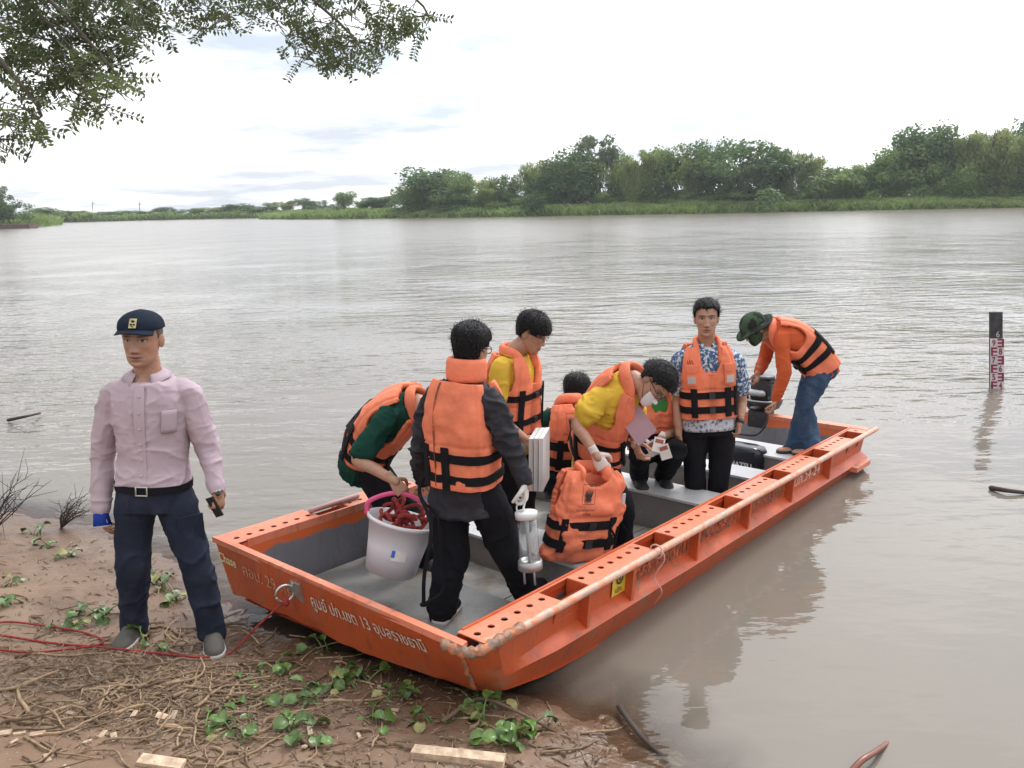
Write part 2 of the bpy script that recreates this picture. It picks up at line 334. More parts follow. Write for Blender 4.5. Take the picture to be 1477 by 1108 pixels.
# ---- far banks: low earth banks overgrown with grass
M['bank'] = mat('bank_grass', (.12, .16, .055), rough=.9, var=.35, vs_=.35, bump=.8, bs=1.5, c2=(.14, .16, .06), c2s=.12, c2t=(.45, .6))
M['reeds'] = translucent(mat('reed_leaves', (.22, .30, .095), rough=.8, var=.3, vs_=.4), .35)
def bank(name, pxs, label, rise=1.6, depth=150):
    """pxs: waterline pixels, left to right; the bank climbs away from the water behind them"""
    base = np.array([onz(a, b, 0)[:2] for a, b in pxs]); line = spline(np.c_[base, np.zeros(len(base))], 160)[:, :2]
    T = np.gradient(line, axis=0); T /= np.linalg.norm(T, axis=1)[:, None]; Nn = np.c_[-T[:, 1], T[:, 0]]
    rings = []
    for d, h in ((-3, -1.0), (0, -.05), (.6, .35), (2, .8), (4, 1.1), (8, 1.5), (16, 1.8), (40, 1.9), (90, 2.0), (depth, 2.0)):
        p = line + Nn * d; z = h * rise / 1.6 + (0 if d <= 0 else 1) * .5 * fbm(np.c_[p, np.zeros(len(p))], .12, 3, 2)
        rings.append(np.c_[p, z])
    o = obj(name, Geo().loft(rings, cap=False, closed=False), M['bank']); tag(o, label, kind='structure')
    return line, Nn
RB = ((372, 316.5), (450, 316.5), (580, 315), (700, 313.5), (850, 311), (1000, 308.5), (1200, 304.5), (1400, 301), (1500, 299), (1650, 296), (1900, 291), (2300, 283))
LB = ((-700, 336), (-250, 330), (60, 321.5), (120, 320.3), (200, 318.2), (300, 316), (380, 314.5), (460, 312.5), (560, 309.5))
HB = ((-900, 365), (-400, 346), (-120, 334), (-20, 330), (40, 328), (78, 325.5), (92, 323.5))
rb_line, rb_n = bank('far_bank', RB, 'low green river bank with trees across the water')
lb_line, lb_n = bank('distant_bank', LB, 'distant low green bank far up the river', rise=1.2)
hb_line, hb_n = bank('headland_bank', HB, 'grassy headland jutting into the river', rise=1.3, depth=14)

def blades(name, line, nrmv, n, d0, d1, h, label, seed, z0=.5, wid=.16):
    r = np.random.default_rng(seed); i = r.uniform(0, len(line) - 1.001, n); k = i.astype(int); f = (i - k)[:, None]
    d = r.uniform(d0, d1, n) ** 1.0
    p = line[k] * (1 - f) + line[k + 1] * f + nrmv[k] * d[:, None]
    z = np.interp(d, [0, .6, 2, 4, 8, 16], [-.02, .3, .7, 1.0, 1.4, 1.7]) * z0
    hh = h * r.uniform(.4, 1.15, n) * (.55 + 1.1 * vnoise(np.c_[p, z * 0], .13, 4)); a = r.uniform(0, np.pi, n); lean = r.normal(0, .35, (n, 2))
    dx = np.c_[np.cos(a), np.sin(a)] * (wid * r.uniform(.6, 1.6, n))[:, None]
    V = np.stack([np.c_[p - dx, z], np.c_[p + dx, z], np.c_[p + dx * .6 + lean * hh[:, None], z + hh], np.c_[p - dx * .7 + lean * hh[:, None] * 1.3, z + hh * .9]], 1)
    F = [(4 * q, 4 * q + 1, 4 * q + 2, 4 * q + 3) for q in range(n)]
    return tag(obj(name, Geo().add(V, F), M['reeds'], smooth=False), label, 'grass', kind='stuff')
blades('reed_grass', rb_line[:132], rb_n[:132], 46000, .1, 8, 1.0, 'tall green grass and reeds along the far bank', 3, z0=1.0)
blades('reed_grass', lb_line, lb_n, 14000, .1, 6, 1.6, 'rough grass fringe on the distant bank', 4, z0=.8, wid=.3)
blades('reed_grass', hb_line, hb_n, 7000, .1, 8, 1.5, 'long grass covering the headland', 5, z0=.8, wid=.2)

# ================================================================== BOAT
BB = onz(694, 944, .46); BC = onz(1270, 618, .31); BA = onz(309, 775, .46)
BL = float(np.linalg.norm(BC - BB)); bu = (BC - BB) / BL; bv = BA - BB; bv = bv - bu * (bv @ bu); BW = float(np.linalg.norm(bv)); bv /= BW; bw = np.cross(bu, bv)
def bt(u, v, w_): return BB + bu * u + bv * v + bw * w_           # boat coordinates: u from bow to stern, v across, w above the gunwale
def bpx(px, py, h):
    d = ray(px, py); o = CO - BB; t = (h - o @ bw) / (d @ bw); p = o + d * t; return p @ bu, p @ bv
FL = -.37; BOT = -.43
def paint_mat(name, c, worn, wt=(.60, .68), rough=.45, dirt=True, scale=5):
    m = mat(name, c, rough=rough, var=.12, vs_=2.5, bump=.12, bs=30, c2=worn, c2s=scale, c2t=wt)
    t = m.node_tree; b = t.nodes['Principled BSDF']; L = t.links.new; nn = t.nodes.new; old = b.inputs['Base Color'].links[0].from_socket
    tc = t.nodes['Texture Coordinate']; mp = nn('ShaderNodeMapping'); mp.inputs['Scale'].default_value = (9, 9, 2.2); L(tc.outputs['Object'], mp.inputs[0])
    n = nn('ShaderNodeTexNoise'); n.inputs['Scale'].default_value = 1.6; n.inputs['Detail'].default_value = 7; n.inputs['Roughness'].default_value = .7; L(mp.outputs[0], n.inputs['Vector'])
    r = nn('ShaderNodeMapRange'); r.inputs['From Min'].default_value = .52; r.inputs['From Max'].default_value = .75; r.inputs['To Max'].default_value = .75; L(n.outputs[0], r.inputs[0])
    x = nn('ShaderNodeMixRGB'); x.inputs[2].default_value = (.16, .075, .04, 1); L(r.outputs[0], x.inputs[0]); L(old, x.inputs[1]); L(x.outputs[0], b.inputs['Base Color']); return m
M['orange'] = paint_mat('orange_boat_paint', (.52, .092, .026), (.33, .15, .09), (.57, .70))
M['deck'] = paint_mat('faded_deck_paint', (.68, .21, .115), (.46, .27, .19), (.55, .68), rough=.5)
M['grey'] = paint_mat('grey_boat_paint', (.17, .175, .19), (.30, .29, .28), (.62, .70), rough=.55)
M['bench'] = mat('bench_paint', (.52, .52, .52), rough=.45, var=.12, vs_=3, bump=.1, bs=30, c2=(.30, .28, .26), c2s=5, c2t=(.60, .72))
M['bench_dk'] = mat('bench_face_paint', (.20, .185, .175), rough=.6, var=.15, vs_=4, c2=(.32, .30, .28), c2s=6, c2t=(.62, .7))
M['tube'] = mat('worn_rail_paint', (.60, .40, .31), rough=.42, var=.25, vs_=9, bump=.2, bs=40, c2=(.66, .22, .11), c2s=9, c2t=(.42, .62))
M['weld'] = mat('weld_scrape', (.24, .15, .10), rough=.55, var=.4, vs_=25, bump=.8, bs=30, c2=(.55, .17, .07), c2s=16, c2t=(.5, .6))
M['steel'] = mat('bright_steel', (.55, .54, .5), rough=.3, metal=.8, var=.15)
M['lett_w'] = mat('faded_white_lettering', (.66, .56, .46), rough=.6, var=.25, vs_=22)
M['lett_f'] = mat('faint_pink_lettering', (.66, .33, .21), rough=.6, var=.3, vs_=30)
M['lett_d'] = mat('faded_dark_lettering', (.20, .075, .04), rough=.6, var=.4, vs_=20, c2=(.6, .13, .04), c2s=14, c2t=(.52, .6))
M['cream'] = mat('cream_lettering', (.78, .68, .36), rough=.5)
M['black'] = mat('black_plastic', (.018, .018, .02), rough=.4)
M['yellow_dec'] = mat('yellow_sticker', (.68, .50, .05), rough=.4)
boat = thing('flat_bottom_boat', bt(BL / 2, BW / 2, BOT), 'long orange flat bottomed metal boat with grey inside, bow aground on the mud', 'boat')
TR = .022
def wall_prof(v0, s):        # outer side profile (v, w) from the deck's underside to the bottom; s=+1 starboard (v grows inwards)
    return [(v0 + s * .085, -.012), (v0 + s * .10, -.19), (v0 + s * .03, -.235), (v0 + s * .045, -.25), (v0 + s * .13, BOT)]
us = np.concatenate([np.linspace(.0, .34, 6), np.linspace(.45, BL - .12, 40)])
def bowshift(u, w_, rake=.2):         # the bow plate rakes aft towards the bottom
    k = np.clip(1 - u / .6, 0, 1); return u + k * rake * np.clip(-w_ / .36, 0, 1.2) ** 1.15
def wbot(u): return BOT + .085 * np.clip(1 - (u - .1) / .8, 0, 1) ** 1.3
def rake_v(v_): return .05 + .17 * np.clip(1 - (v_ - .16) / (BW - .32), 0, 1) ** 1.6
def corner(u):               # rounded bow corners in plan
    t = np.clip(1 - u / .16, 0, 1); return .11 * t * t
hull = Geo()
for side in (0, 1):
    rings = []
    for u in us:
        pr = wall_prof(0, 1); k = np.clip((u - .12) / .5, 0, 1)
        ring = []
        for (v_, w_) in pr:
            vv = v_ * k + (.02 + .10 * np.clip(-w_ / .43, 0, 1)) * (1 - k) + (corner(u) if side == 0 else 0)
            if w_ <= BOT: w_ = wbot(u)
            uu = bowshift(u, w_, .22 if side == 0 else .05) - (0 if u < BL - .2 else .12 * (-w_ / .43))
            dent = .012 * fbm(np.array([[u * 3, side * 9.0, w_ * 5]]), 1.0, 2, 8)[0]
            ring.append(bt(uu, (vv + dent) if side == 0 else BW - vv - dent, w_))
        rings.append(ring)
    if side: rings = rings[::-1]
    hull.loft(rings, cap=False, closed=False)
# bow plate, with a bent lower lip
nb = 60; rings = []; WB0 = float(wbot(0))
def bowp(v_, w_):
    f = (v_ - .16) / (BW - .32); return bt(bowshift(0, w_, rake_v(v_)) - .025 * math.sin(math.pi * np.clip(f, 0, 1)) * (1 + 1.0 * np.clip(-w_ - .2, 0, 1)), v_, w_)
for k in range(nb + 1):
    f = k / nb; ring = []
    for w_ in (-.005, -.10, -.2, -.27, -.31, WB0, WB0 - .012):
        va = .02 + .10 * np.clip(-w_ / .43, 0, 1); v_ = va + corner(0) + (BW - 2 * va - corner(0)) * f
        lip = np.clip((-w_ - .24) / .1, 0, 1); wav = .045 * fbm(np.array([[f * 7, 0, 3.0]]), 1, 4, 1)[0] * lip * math.sin(math.pi * f) ** .5
        p = bowp(v_, w_ + .035 * f * lip * (1 - f ** 12)); ring.append(p + bu * (wav + (.015 if w_ < WB0 else 0)) + bw * wav * .5)
    rings.append(ring)
hull.loft(rings, cap=False, closed=False)
# bottom
rings = []
for u in us: rings.append([bt(bowshift(u, float(wbot(u)), rake_v(v_)) - (0 if u < BL - .2 else .12), v_, wbot(u)) for v_ in np.linspace(.12 + corner(u), BW - .12 - corner(u), 9)])
hull.loft(rings, cap=False, closed=False)
# transom outside
hull.add([bt(BL - .12, .10, -.012), bt(BL - .12, BW - .10, -.012), bt(BL - .24, BW - .13, BOT), bt(BL - .24, .13, BOT)], [(0, 1, 2, 3)])
ho = sharp(obj('hull', hull, M['orange'], boat), 30)
# inner skin
def inner_mat():
    m = paint_mat('inner_grey_paint', (.165, .17, .19), (.30, .29, .28), (.64, .72), rough=.5)
    t = m.node_tree; b = t.nodes['Principled BSDF']; L = t.links.new; nn = t.nodes.new; old = b.inputs['Base Color'].links[0].from_socket
    at = nn('ShaderNodeAttribute'); at.attribute_name = 'height'; tc = t.nodes['Texture Coordinate']
    n = nn('ShaderNodeTexNoise'); n.inputs['Scale'].default_value = 3.5; n.inputs['Detail'].default_value = 6; L(tc.outputs['Object'], n.inputs['Vector'])
    ma = nn('ShaderNodeMath'); ma.operation = 'MULTIPLY_ADD'; ma.inputs[1].default_value = .16; L(n.outputs[0], ma.inputs[0]); L(at.outputs['Fac'], ma.inputs[2])
    r = nn('ShaderNodeMapRange'); r.inputs['From Min'].default_value = .0; r.inputs['From Max'].default_value = .012; L(ma.outputs[0], r.inputs[0])
    x = nn('ShaderNodeMixRGB'); x.inputs[2].default_value = (.60, .12, .03, 1); L(r.outputs[0], x.inputs[0]); L(old, x.inputs[1]); L(x.outputs[0], b.inputs['Base Color']); return m
M['inner'] = inner_mat()
g = Geo(); DI = .21; hts = []
ws = (-.004, -.05, -.10, -.16, -.24, FL)
def inner_strip(pts_fn, n):
    rings = []
    for k in range(n + 1):
        rings.append([pts_fn(k / n, w_) for w_ in ws]); hts.extend([w_ for w_ in ws])
    g.loft(rings, cap=False, closed=False)
ub0 = .06
inner_strip(lambda f, w_: bt(ub0 + (BL - .18 - ub0) * f + (.22 * (-w_ / .43) * (1 - f) ** 8), DI + .03 * (-w_ / .4), w_), 30)
inner_strip(lambda f, w_: bt(ub0 + (BL - .18 - ub0) * f + (.22 * (-w_ / .43) * (1 - f) ** 8), BW - DI - .03 * (-w_ / .4), w_), 30)
inner_strip(lambda f, w_: bt(ub0 - .03 + .24 * (-w_ / .43), DI * .75 + .09 * (-w_ / .4) + (BW - 1.5 * DI - .18 * (-w_ / .4)) * f, max(w_, -.30)), 20)
inner_strip(lambda f, w_: bt(BL - .18 - .10 * (-w_ / .43), DI * .9 + (BW - 1.8 * DI) * f, w_), 20)
io = obj('inner_skin', g, M['inner'], boat)
at_ = io.data.attributes.new('height', 'FLOAT', 'POINT'); at_.data.foreach_set('value', np.array(hts) + .005)
# bow rail (pink worn edge) and transom cap
g = Geo()
g.hexa([bt(-.012, .10, .012), bt(.03, .11, .012), bt(.03, BW - .02, .012), bt(-.012, BW - .012, .012)], [bt(-.012, .10, -.02), bt(.03, .11, -.02), bt(.03, BW - .02, -.02), bt(-.012, BW - .012, -.02)])
sharp(obj('bow_rail', g, M['deck'], boat))
g = Geo(); g.hexa([bt(BL - .19, .06, .012), bt(BL - .08, .06, .012), bt(BL - .08, BW - .06, .012), bt(BL - .19, BW - .06, .012)], [bt(BL - .19, .06, -.03), bt(BL - .08, .06, -.03), bt(BL - .08, BW - .06, -.03), bt(BL - .19, BW - .06, -.03)])
sharp(obj('transom_cap', g, M['deck'], boat))
# side decks with real lightening holes and rectangular openings
RECTS = [(.63, .87), (1.50, 1.75), (2.40, 2.66), (3.22, 3.46), (3.98, 4.24), (4.76, 5.02)]
def deck_side(flip):
    g = Geo(); f_ = (lambda u, v, w_: bt(u, v, w_)) if not flip else (lambda u, v, w_: bt(u, BW - v, w_))
    th = .006; v0, v1 = (.045 if not flip else .012), DI
    def slab(ua, ub, va, vb):
        q = [(ua, va), (ub, va), (ub, vb), (ua, vb)]; g.hexa([f_(a, b, 0.008) for a, b in q], [f_(a, b, .008 - th) for a, b in q])
    def hole_cell(ua, ub, vc, r):
        n = 12; th_ = np.linspace(0, 2 * np.pi, n, endpoint=False) + np.pi / 4; cu, cv = (ua + ub) / 2, vc; V = []; F = []
        # square outline sampled at the same angles
        for z in (.008, .008 - th):
            for a in th_:
                c, s = math.cos(a), math.sin(a); k = 1 / max(abs(c), abs(s)); V.append(f_(cu + c * k * (ub - ua) / 2, (v0 + v1) / 2 + s * k * (v1 - v0) / 2, z))
            for a in th_: V.append(f_(cu + math.cos(a) * r, cv + math.sin(a) * r, z))
        for i in range(n):
            j = (i + 1) % n; F += [(i, j, n + j, n + i), (2 * n + i, 3 * n + i, 3 * n + j, 2 * n + j), (n + i, n + j, 3 * n + j, 3 * n + i)]
        g.add(V, F)
    edges = [.07 if not flip else .035] + [x for r in RECTS for x in r] + [BL - .10]
    holes = []
    for i in range(0, len(edges), 2):
        a, b = edges[i], edges[i + 1]; n = max(1, int(round((b - a) / .088))); st = (b - a) / n
        for k in range(n): hole_cell(a + k * st, a + (k + 1) * st, .13, .0185)
    for a, b in RECTS: slab(a, b, v1 - .022, v1)
    return sharp(obj('side_deck', g, M['deck'], boat, smooth=False))
deck_side(False); deck_side(True)
for flip in (False, True):
    f_ = (lambda v: v) if not flip else (lambda v: BW - v)
    pts = [bt(.10, f_(.075), -.012), bt(.2, f_(.04), -.006)] + [bt(u, f_(.03), -.006) for u in np.linspace(.3, BL - .02, 30)]
    if not flip: obj('gunwale_rail', Geo().tube(pts, TR, 12), M['tube'], boat)
    # inner lip of the deck
    g = Geo(); q = [(.10, DI - .004), (BL - .16, DI - .004)]
    g.hexa([bt(.10, f_(DI + .004), .014), bt(BL - .16, f_(DI + .004), .014), bt(BL - .16, f_(DI - .012), .014), bt(.10, f_(DI - .012), .014)],
           [bt(.10, f_(DI + .004), -.035), bt(BL - .16, f_(DI + .004), -.035), bt(BL - .16, f_(DI - .012), -.035), bt(.10, f_(DI - .012), -.035)])
    obj('deck_lip', g, M['orange'] if not flip else M['deck'], boat, smooth=False)
    for u in (.86, 1.28, 2.02, 2.74, 3.48, 4.24):
        g = Geo(); q = [(.028, -.02), (.092, -.02), (.104, -.19), (.045, -.232)]; tk = .012
        g.hexa([bt(u - tk, f_(a), b) for a, b in q], [bt(u + tk, f_(a), b) for a, b in q]); obj('side_rib', g, M['orange'], boat, smooth=False)
    for a, b in RECTS:           # box walls seen through the openings
        g = Geo()
        for u in (a, b): g.hexa([bt(u - .004, f_(.05), .006), bt(u + .004, f_(.05), .006), bt(u + .004, f_(DI - .02), .006), bt(u - .004, f_(DI - .02), .006)], [bt(u - .004, f_(.09), -.12), bt(u + .004, f_(.09), -.12), bt(u + .004, f_(DI - .02), -.12), bt(u - .004, f_(DI - .02), -.12)])
        g.hexa([bt(a, f_(.09), -.12), bt(b, f_(.09), -.12), bt(b, f_(DI - .02), -.12), bt(a, f_(DI - .02), -.12)], [bt(a, f_(.09), -.13), bt(b, f_(.09), -.13), bt(b, f_(DI - .02), -.13), bt(a, f_(DI - .02), -.13)])
        obj('deck_pocket', g, M['orange'], boat, smooth=False)
# crumpled bow corner with scraped weld
for v0, s in ((.035, 1),):
    pts = spline([bt(-.015, v0 + s * .17, -.012), bt(-.01, v0 + s * .07, -.02), bt(.045, v0 + s * .012, -.018), bt(.16, v0 - s * .002, -.008), bt(.30, v0 - s * .004, 0)], 26)
    gg = Geo().tube(pts, .027 + .008 * np.sin(np.arange(26) * 2.1) * np.linspace(1, .2, 26), 10)
    V = gg.V(); gg2 = Geo().add(V + .02 * np.stack([fbm(V, 18, 2, 5), fbm(V, 18, 2, 6), fbm(V, 18, 2, 7)], -1), gg.f)
    obj('corner_weld', gg2, M['weld'], boat)
pts = [bowp(.13 + .10 * np.clip(-w_ / .43, 0, 1), w_) - bu * .004 for w_ in np.linspace(-.03, WB0 + .03, 12)]
obj('weld_seam', Geo().tube(np.array(pts) + .004 * rng.normal(size=(12, 3)), .011, 7), M['weld'], boat)
# floor plates and thwarts
def bbox(u0, u1, v0, v1, w0, w1):
    g = Geo(); q = [(u0, v0), (u1, v0), (u1, v1), (u0, v1)]; return g.hexa([bt(a, b, w1) for a, b in q], [bt(a, b, w0) for a, b in q])
M['floor'] = mat('floor_plate_paint', (.20, .20, .19), rough=.5, var=.15, vs_=3, bump=.15, bs=30, c2=(.16, .11, .075), c2s=5, c2t=(.50, .68))
M['floor2'] = mat('pale_floor_plate', (.33, .33, .30), rough=.5, var=.2, vs_=3, bump=.15, bs=30, c2=(.20, .14, .09), c2s=5, c2t=(.48, .66))
obj('bow_platform', bbox(.30, 1.02, .27, BW - .27, FL - .03, FL + .035), M['floor'], boat, smooth=False)
fl = [(1.03, 1.36), (1.37, 2.0), (2.01, 2.66), (2.67, 3.3), (3.31, 4.15), (4.16, BL - .27)]
for i, (a, b) in enumerate(fl):
    for k in range(3):
        v0 = .245 + (BW - .49) / 3 * k; obj('floor_plate', bbox(a, b - .004, v0 + .003, v0 + (BW - .49) / 3 - .003, FL - .03, FL + .003 * (k % 2)), M['floor2'] if i != 5 else M['floor'], boat, smooth=False)
def thwart(u0, u1, top, face=None):
    obj('thwart', bbox(u0, u1, .235, BW - .235, top - .018, top), M['bench'], boat, smooth=False)
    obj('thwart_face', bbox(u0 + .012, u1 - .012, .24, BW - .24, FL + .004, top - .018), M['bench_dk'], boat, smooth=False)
thwart(1.36, 1.72, -.17); thwart(2.66, 2.98, -.10); thwart(3.46, 3.74, -.10); thwart(4.20, 4.60, -.11)
for u, v in ((2.62, .98), (3.0, .9)):
    th = np.linspace(0, np.pi, 9); 
    obj('pipe_stub', Geo().tube([bt(u + .36, v, FL + .05), bt(u + .75, v, FL + .05)], .05, 12, round_=False), M['bench'], boat)
# tow bracket with ring
VB = bpx(418, 856, -.08)[1] + .03
g = Geo()
pl = [bowp(VB - .06, -.035), bowp(VB + .02, -.035), bowp(VB + .05, -.06), bowp(VB + .05, -.10), bowp(VB - .06, -.15)]
n_ = nrm(np.cross(bowp(VB - .1, -.1) - bowp(VB, -.1), bowp(VB, -.2) - bowp(VB, -.1))); n_ = n_ if n_ @ bu < 0 else -n_
g.add(pl + [p + n_ * .012 for p in pl], [(0, 1, 2, 3, 4), (9, 8, 7, 6, 5)] + [(i, (i + 1) % 5, 5 + (i + 1) % 5, 5 + i) for i in range(5)])
tow = obj('tow_bracket', g, M['steel'], boat, smooth=False)
rc = bowp(VB + .03, -.09) + n_ * .05; a_ = np.linspace(0, 2 * np.pi, 25); ringp = [rc + .048 * (math.cos(t) * nrm(n_ + bv * .4) + math.sin(t) * nrm(np.cross(n_, bv))) for t in a_]
obj('tow_ring', Geo().tube(ringp, .007, 8, round_=False), M['steel'], tow)
# lettering on the bow plate
def bow_text(s, px0, py0, px1, py1, h, m, bold=0.0, name='bow_lettering'):
    va = bpx(px0, py0, -.1)[1]; vb = bpx(px1, py1, -.1)[1]; L_ = abs(va - vb)
    wb = -.17
    def fn(x, y):
        p = bowp(va - x * 1.0, wb + y); return p + n_ * .004
    return wrap_text(name, s, fn, L_, h, m, boat, bold)
def bow_fn_text(s, v0, width, wb, h, m, bold=0.0, name='bow_lettering'):
    return wrap_text(name, s, lambda x, y: bowp(v0 - x, wb + y) + n_ * .006, width, h, m, boat, bold)
VV = lambda px, py: bpx(px, py, -.12)[1]
bow_fn_text('Chase', VV(316, 805), VV(316, 805) - VV(345, 815), -.135, .062, M['cream'], .02, 'maker_lettering')
bow_fn_text('ศอบ. 29', VV(348, 822), VV(348, 822) - VV(397, 845), -.155, .075, M['lett_f'], .0)
bow_fn_text('-15', VV(400, 850), .09, -.15, .05, M['lett_f'])
bow_fn_text('ศูนย์ ปภ.เขต 13 อุบลราชธานี', VV(450, 868), VV(450, 868) - VV(614, 935), -.175, .115, M['lett_w'], .008)
# lettering on the starboard side panels
def side_fn(u0, wb, s=.72):
    def fn(x, y):
        w_ = wb + y; v_ = .085 + .015 * (-w_ / .19) - .006; return bt(u0 + x, v_ - .0, w_) - bv * .004
    return fn
for s, u0, L_ in (('กรมป้องกัน', 1.36, .62), ('และบรรเทา', 2.08, .60), ('สาธารณภัย', 2.80, .60)):
    wrap_text('side_lettering', s, side_fn(u0, -.165), L_, .12, M['lett_d'], boat, .01)
wrap_text('number_lettering', 'ปภ.ว4-24', side_fn(3.62, -.15), .5, .085, M['lett_w'], boat)
g = Geo(); f2 = side_fn(1.14, -.17); g.add([f2(0, 0), f2(.13, 0), f2(.13, .14), f2(0, .14)], [(0, 1, 2, 3)])
st = obj('yellow_sticker', g, M['yellow_dec'], boat, smooth=False)
f3 = lambda x, y: f2(x, y) - bv * .004
g = Geo(); th = np.linspace(0, 2 * np.pi, 13)[:-1]
g.add([f3(.065 + .034 * math.cos(t), .092 + .034 * math.sin(t)) for t in th] + [f3(.065 + .022 * math.cos(t), .092 + .022 * math.sin(t)) for t in th], [(i, (i + 1) % 12, 12 + (i + 1) % 12, 12 + i) for i in range(12)])
g.add([f3(.057, .075), f3(.075, .085), f3(.066, .115)], [(0, 1, 2)])
obj('sticker_emblem', g, M['black'], st, smooth=False)
wrap_text('sticker_lettering', 'ปภ.', lambda x, y: f3(.03 + x, .015 + y), .07, .035, M['black'], st)
# odd bits: loose string on the rail, stern bracket
pts = spline([bt(1.5, .0, .03), bt(1.52, -.012, -.05), bt(1.5, .04, -.16), bt(1.56, .02, -.26), bt(1.58, .08, -.36)], 20)
M['string'] = mat('pink_string', (.62, .36, .32), rough=.9)
obj('tied_string', Geo().tube(pts, .004, 5).tube([bt(1.5, .03 + .04 * math.cos(t), .04 * math.sin(t)) for t in np.linspace(0, 6.4, 14)], .005, 5), M['string'], boat)
obj('stern_bracket', bbox(BL - .62, BL - .28, -.02, .07, -.27, -.23), M['deck'], boat, smooth=False)
obj('deck_bar', Geo().tube([bt(.62, BW - .12, .03), bt(1.0, BW - .11, .03)], .02, 8), mat('mauve_bar', (.42, .25, .23), rough=.5), boat)
# ================================================================== PEOPLE
SK = (.40, .215, .14)
M['skin'] = attr_mat('skin', rough=.5, sss=.12, bump=.05, bs=90)
M['hair'] = mat('black_hair', (.007, .006, .007), spec=.18, rough=.42, var=.4, vs_=30, bump=.7, bs=90)
M['hair_g'] = mat('grey_black_hair', (.10, .09, .085), rough=.5, var=.4, vs_=40, bump=.5, bs=90)
def cloth(name, c, rough=.85, bump=.12, bs=220, var=.08, **k): return mat(name, c, rough=rough, var=var, vs_=5, bump=bump, bs=bs, spec=.12, **k)
M['pink'] = cloth('lilac_shirt_cloth', (.47, .37, .41)); M['navy'] = cloth('navy_trouser_cloth', (.020, .025, .042), c2=(.035, .040, .062), c2s=5, c2t=(.5, .7))
M['blk'] = cloth('black_trouser_cloth', (.010, .010, .013)); M['jacket'] = cloth('charcoal_jacket_cloth', (.030, .029, .034), rough=.7, c2=(.05, .05, .058), c2s=4, c2t=(.5, .65))
M['dgreen'] = cloth('dark_green_cloth', (.008, .045, .032)); M['green'] = cloth('bright_green_cloth', (.05, .25, .06)); M['yellow'] = cloth('yellow_shirt_cloth', (.62, .40, .05))
M['rust'] = cloth('rust_orange_sleeve_cloth', (.52, .10, .035)); M['jeans'] = cloth('blue_denim', (.035, .066, .12), c2=(.09, .13, .19), c2s=3.5, c2t=(.48, .68))
M['vest'] = cloth('orange_life_jacket_fabric', (.78, .215, .115), rough=.6, bump=.3, bs=26, c2=(.60, .17, .09), c2s=4.5, c2t=(.50, .72))
M['strap'] = cloth('black_webbing', (.010, .010, .012), rough=.75); M['silver'] = mat('silver_reflective_patch', (.48, .47, .46), rough=.35, var=.15)
M['white_gl'] = cloth('white_cotton_glove', (.62, .58, .54)); M['blue_br'] = cloth('blue_wrist_brace', (.02, .05, .30)); M['mask'] = cloth('white_face_mask', (.66, .64, .63))
M['shoe'] = cloth('grey_knit_shoe', (.105, .10, .09), bump=.4, bs=160); M['sole'] = mat('dark_sole', (.03, .03, .035), rough=.7); M['solew'] = mat('pale_sole', (.45, .43, .41), rough=.7)
M['cap'] = cloth('dark_blue_cap_cloth', (.014, .020, .034)); M['gold'] = mat('gold_emblem', (.50, .40, .18), rough=.5, var=.3, vs_=60)
M['watch'] = mat('steel_watch', (.45, .44, .42), rough=.25, metal=.9); M['lens'] = mat('spectacle_frame', (.02, .02, .02), rough=.25)
M['print'] = mat('printed_blue_shirt', (.045, .10, .20), rough=.85, var=.2, vs_=8, c2=(.55, .58, .62), c2s=44, c2t=(.50, .56), spec=.25, bump=.1, bs=200)
M['print2'] = mat('pale_printed_hem', (.50, .52, .56), rough=.85, var=.1, c2=(.10, .14, .22), c2s=42, c2t=(.52, .56), spec=.25)
M['camo'] = mat('camouflage_cloth', (.045, .085, .045), rough=.85, var=.2, vs_=9, c2=(.018, .02, .016), c2s=14, c2t=(.5, .53), spec=.2)
M['lettk'] = mat('black_print', (.03, .015, .012), rough=.7)

# ---- head: sections from chin to crown, then brow, sockets, nose, lips, chin
HT = np.array([(-.118, .012, .070, .040), (-.112, .030, .078, .012), (-.098, .045, .084, -.012), (-.08, .055, .086, -.035), (-.055, .0615, .085, -.058), (-.03, .066, .085, -.076), (0, .0705, .085, -.089),
               (.03, .0735, .087, -.097), (.06, .0735, .082, -.098), (.082, .067, .068, -.089), (.100, .052, .047, -.069), (.112, .033, .022, -.042), (.118, .012, .0, -.018), (.119, .002, -.008, -.010)])
def head_grid(nz=84, na=112):
    t = np.linspace(0, 1, nz); z = -.118 + .237 * (t - .06 * np.sin(2 * np.pi * t)); th = np.linspace(0, 2 * np.pi, na, endpoint=False)
    hw, yf, yb = lerp_tab(z, HT); k = np.array([.25, .5, .25])
    for a in (hw, yf, yb):
        for _ in range(4): a[1:-1] = k[0] * a[:-2] + k[1] * a[1:-1] + k[2] * a[2:]
    c, s = np.cos(th), np.sin(th); e = 2 / 2.25
    cx = np.sign(c) * np.abs(c) ** e; sy = np.sign(s) * np.abs(s) ** e
    mid = (yf + yb) / 2; dep = (yf - yb) / 2
    X = hw[:, None] * cx; Y = mid[:, None] + dep[:, None] * sy; Z = np.repeat(z[:, None], na, 1)
    return X, Y, Z, th, z
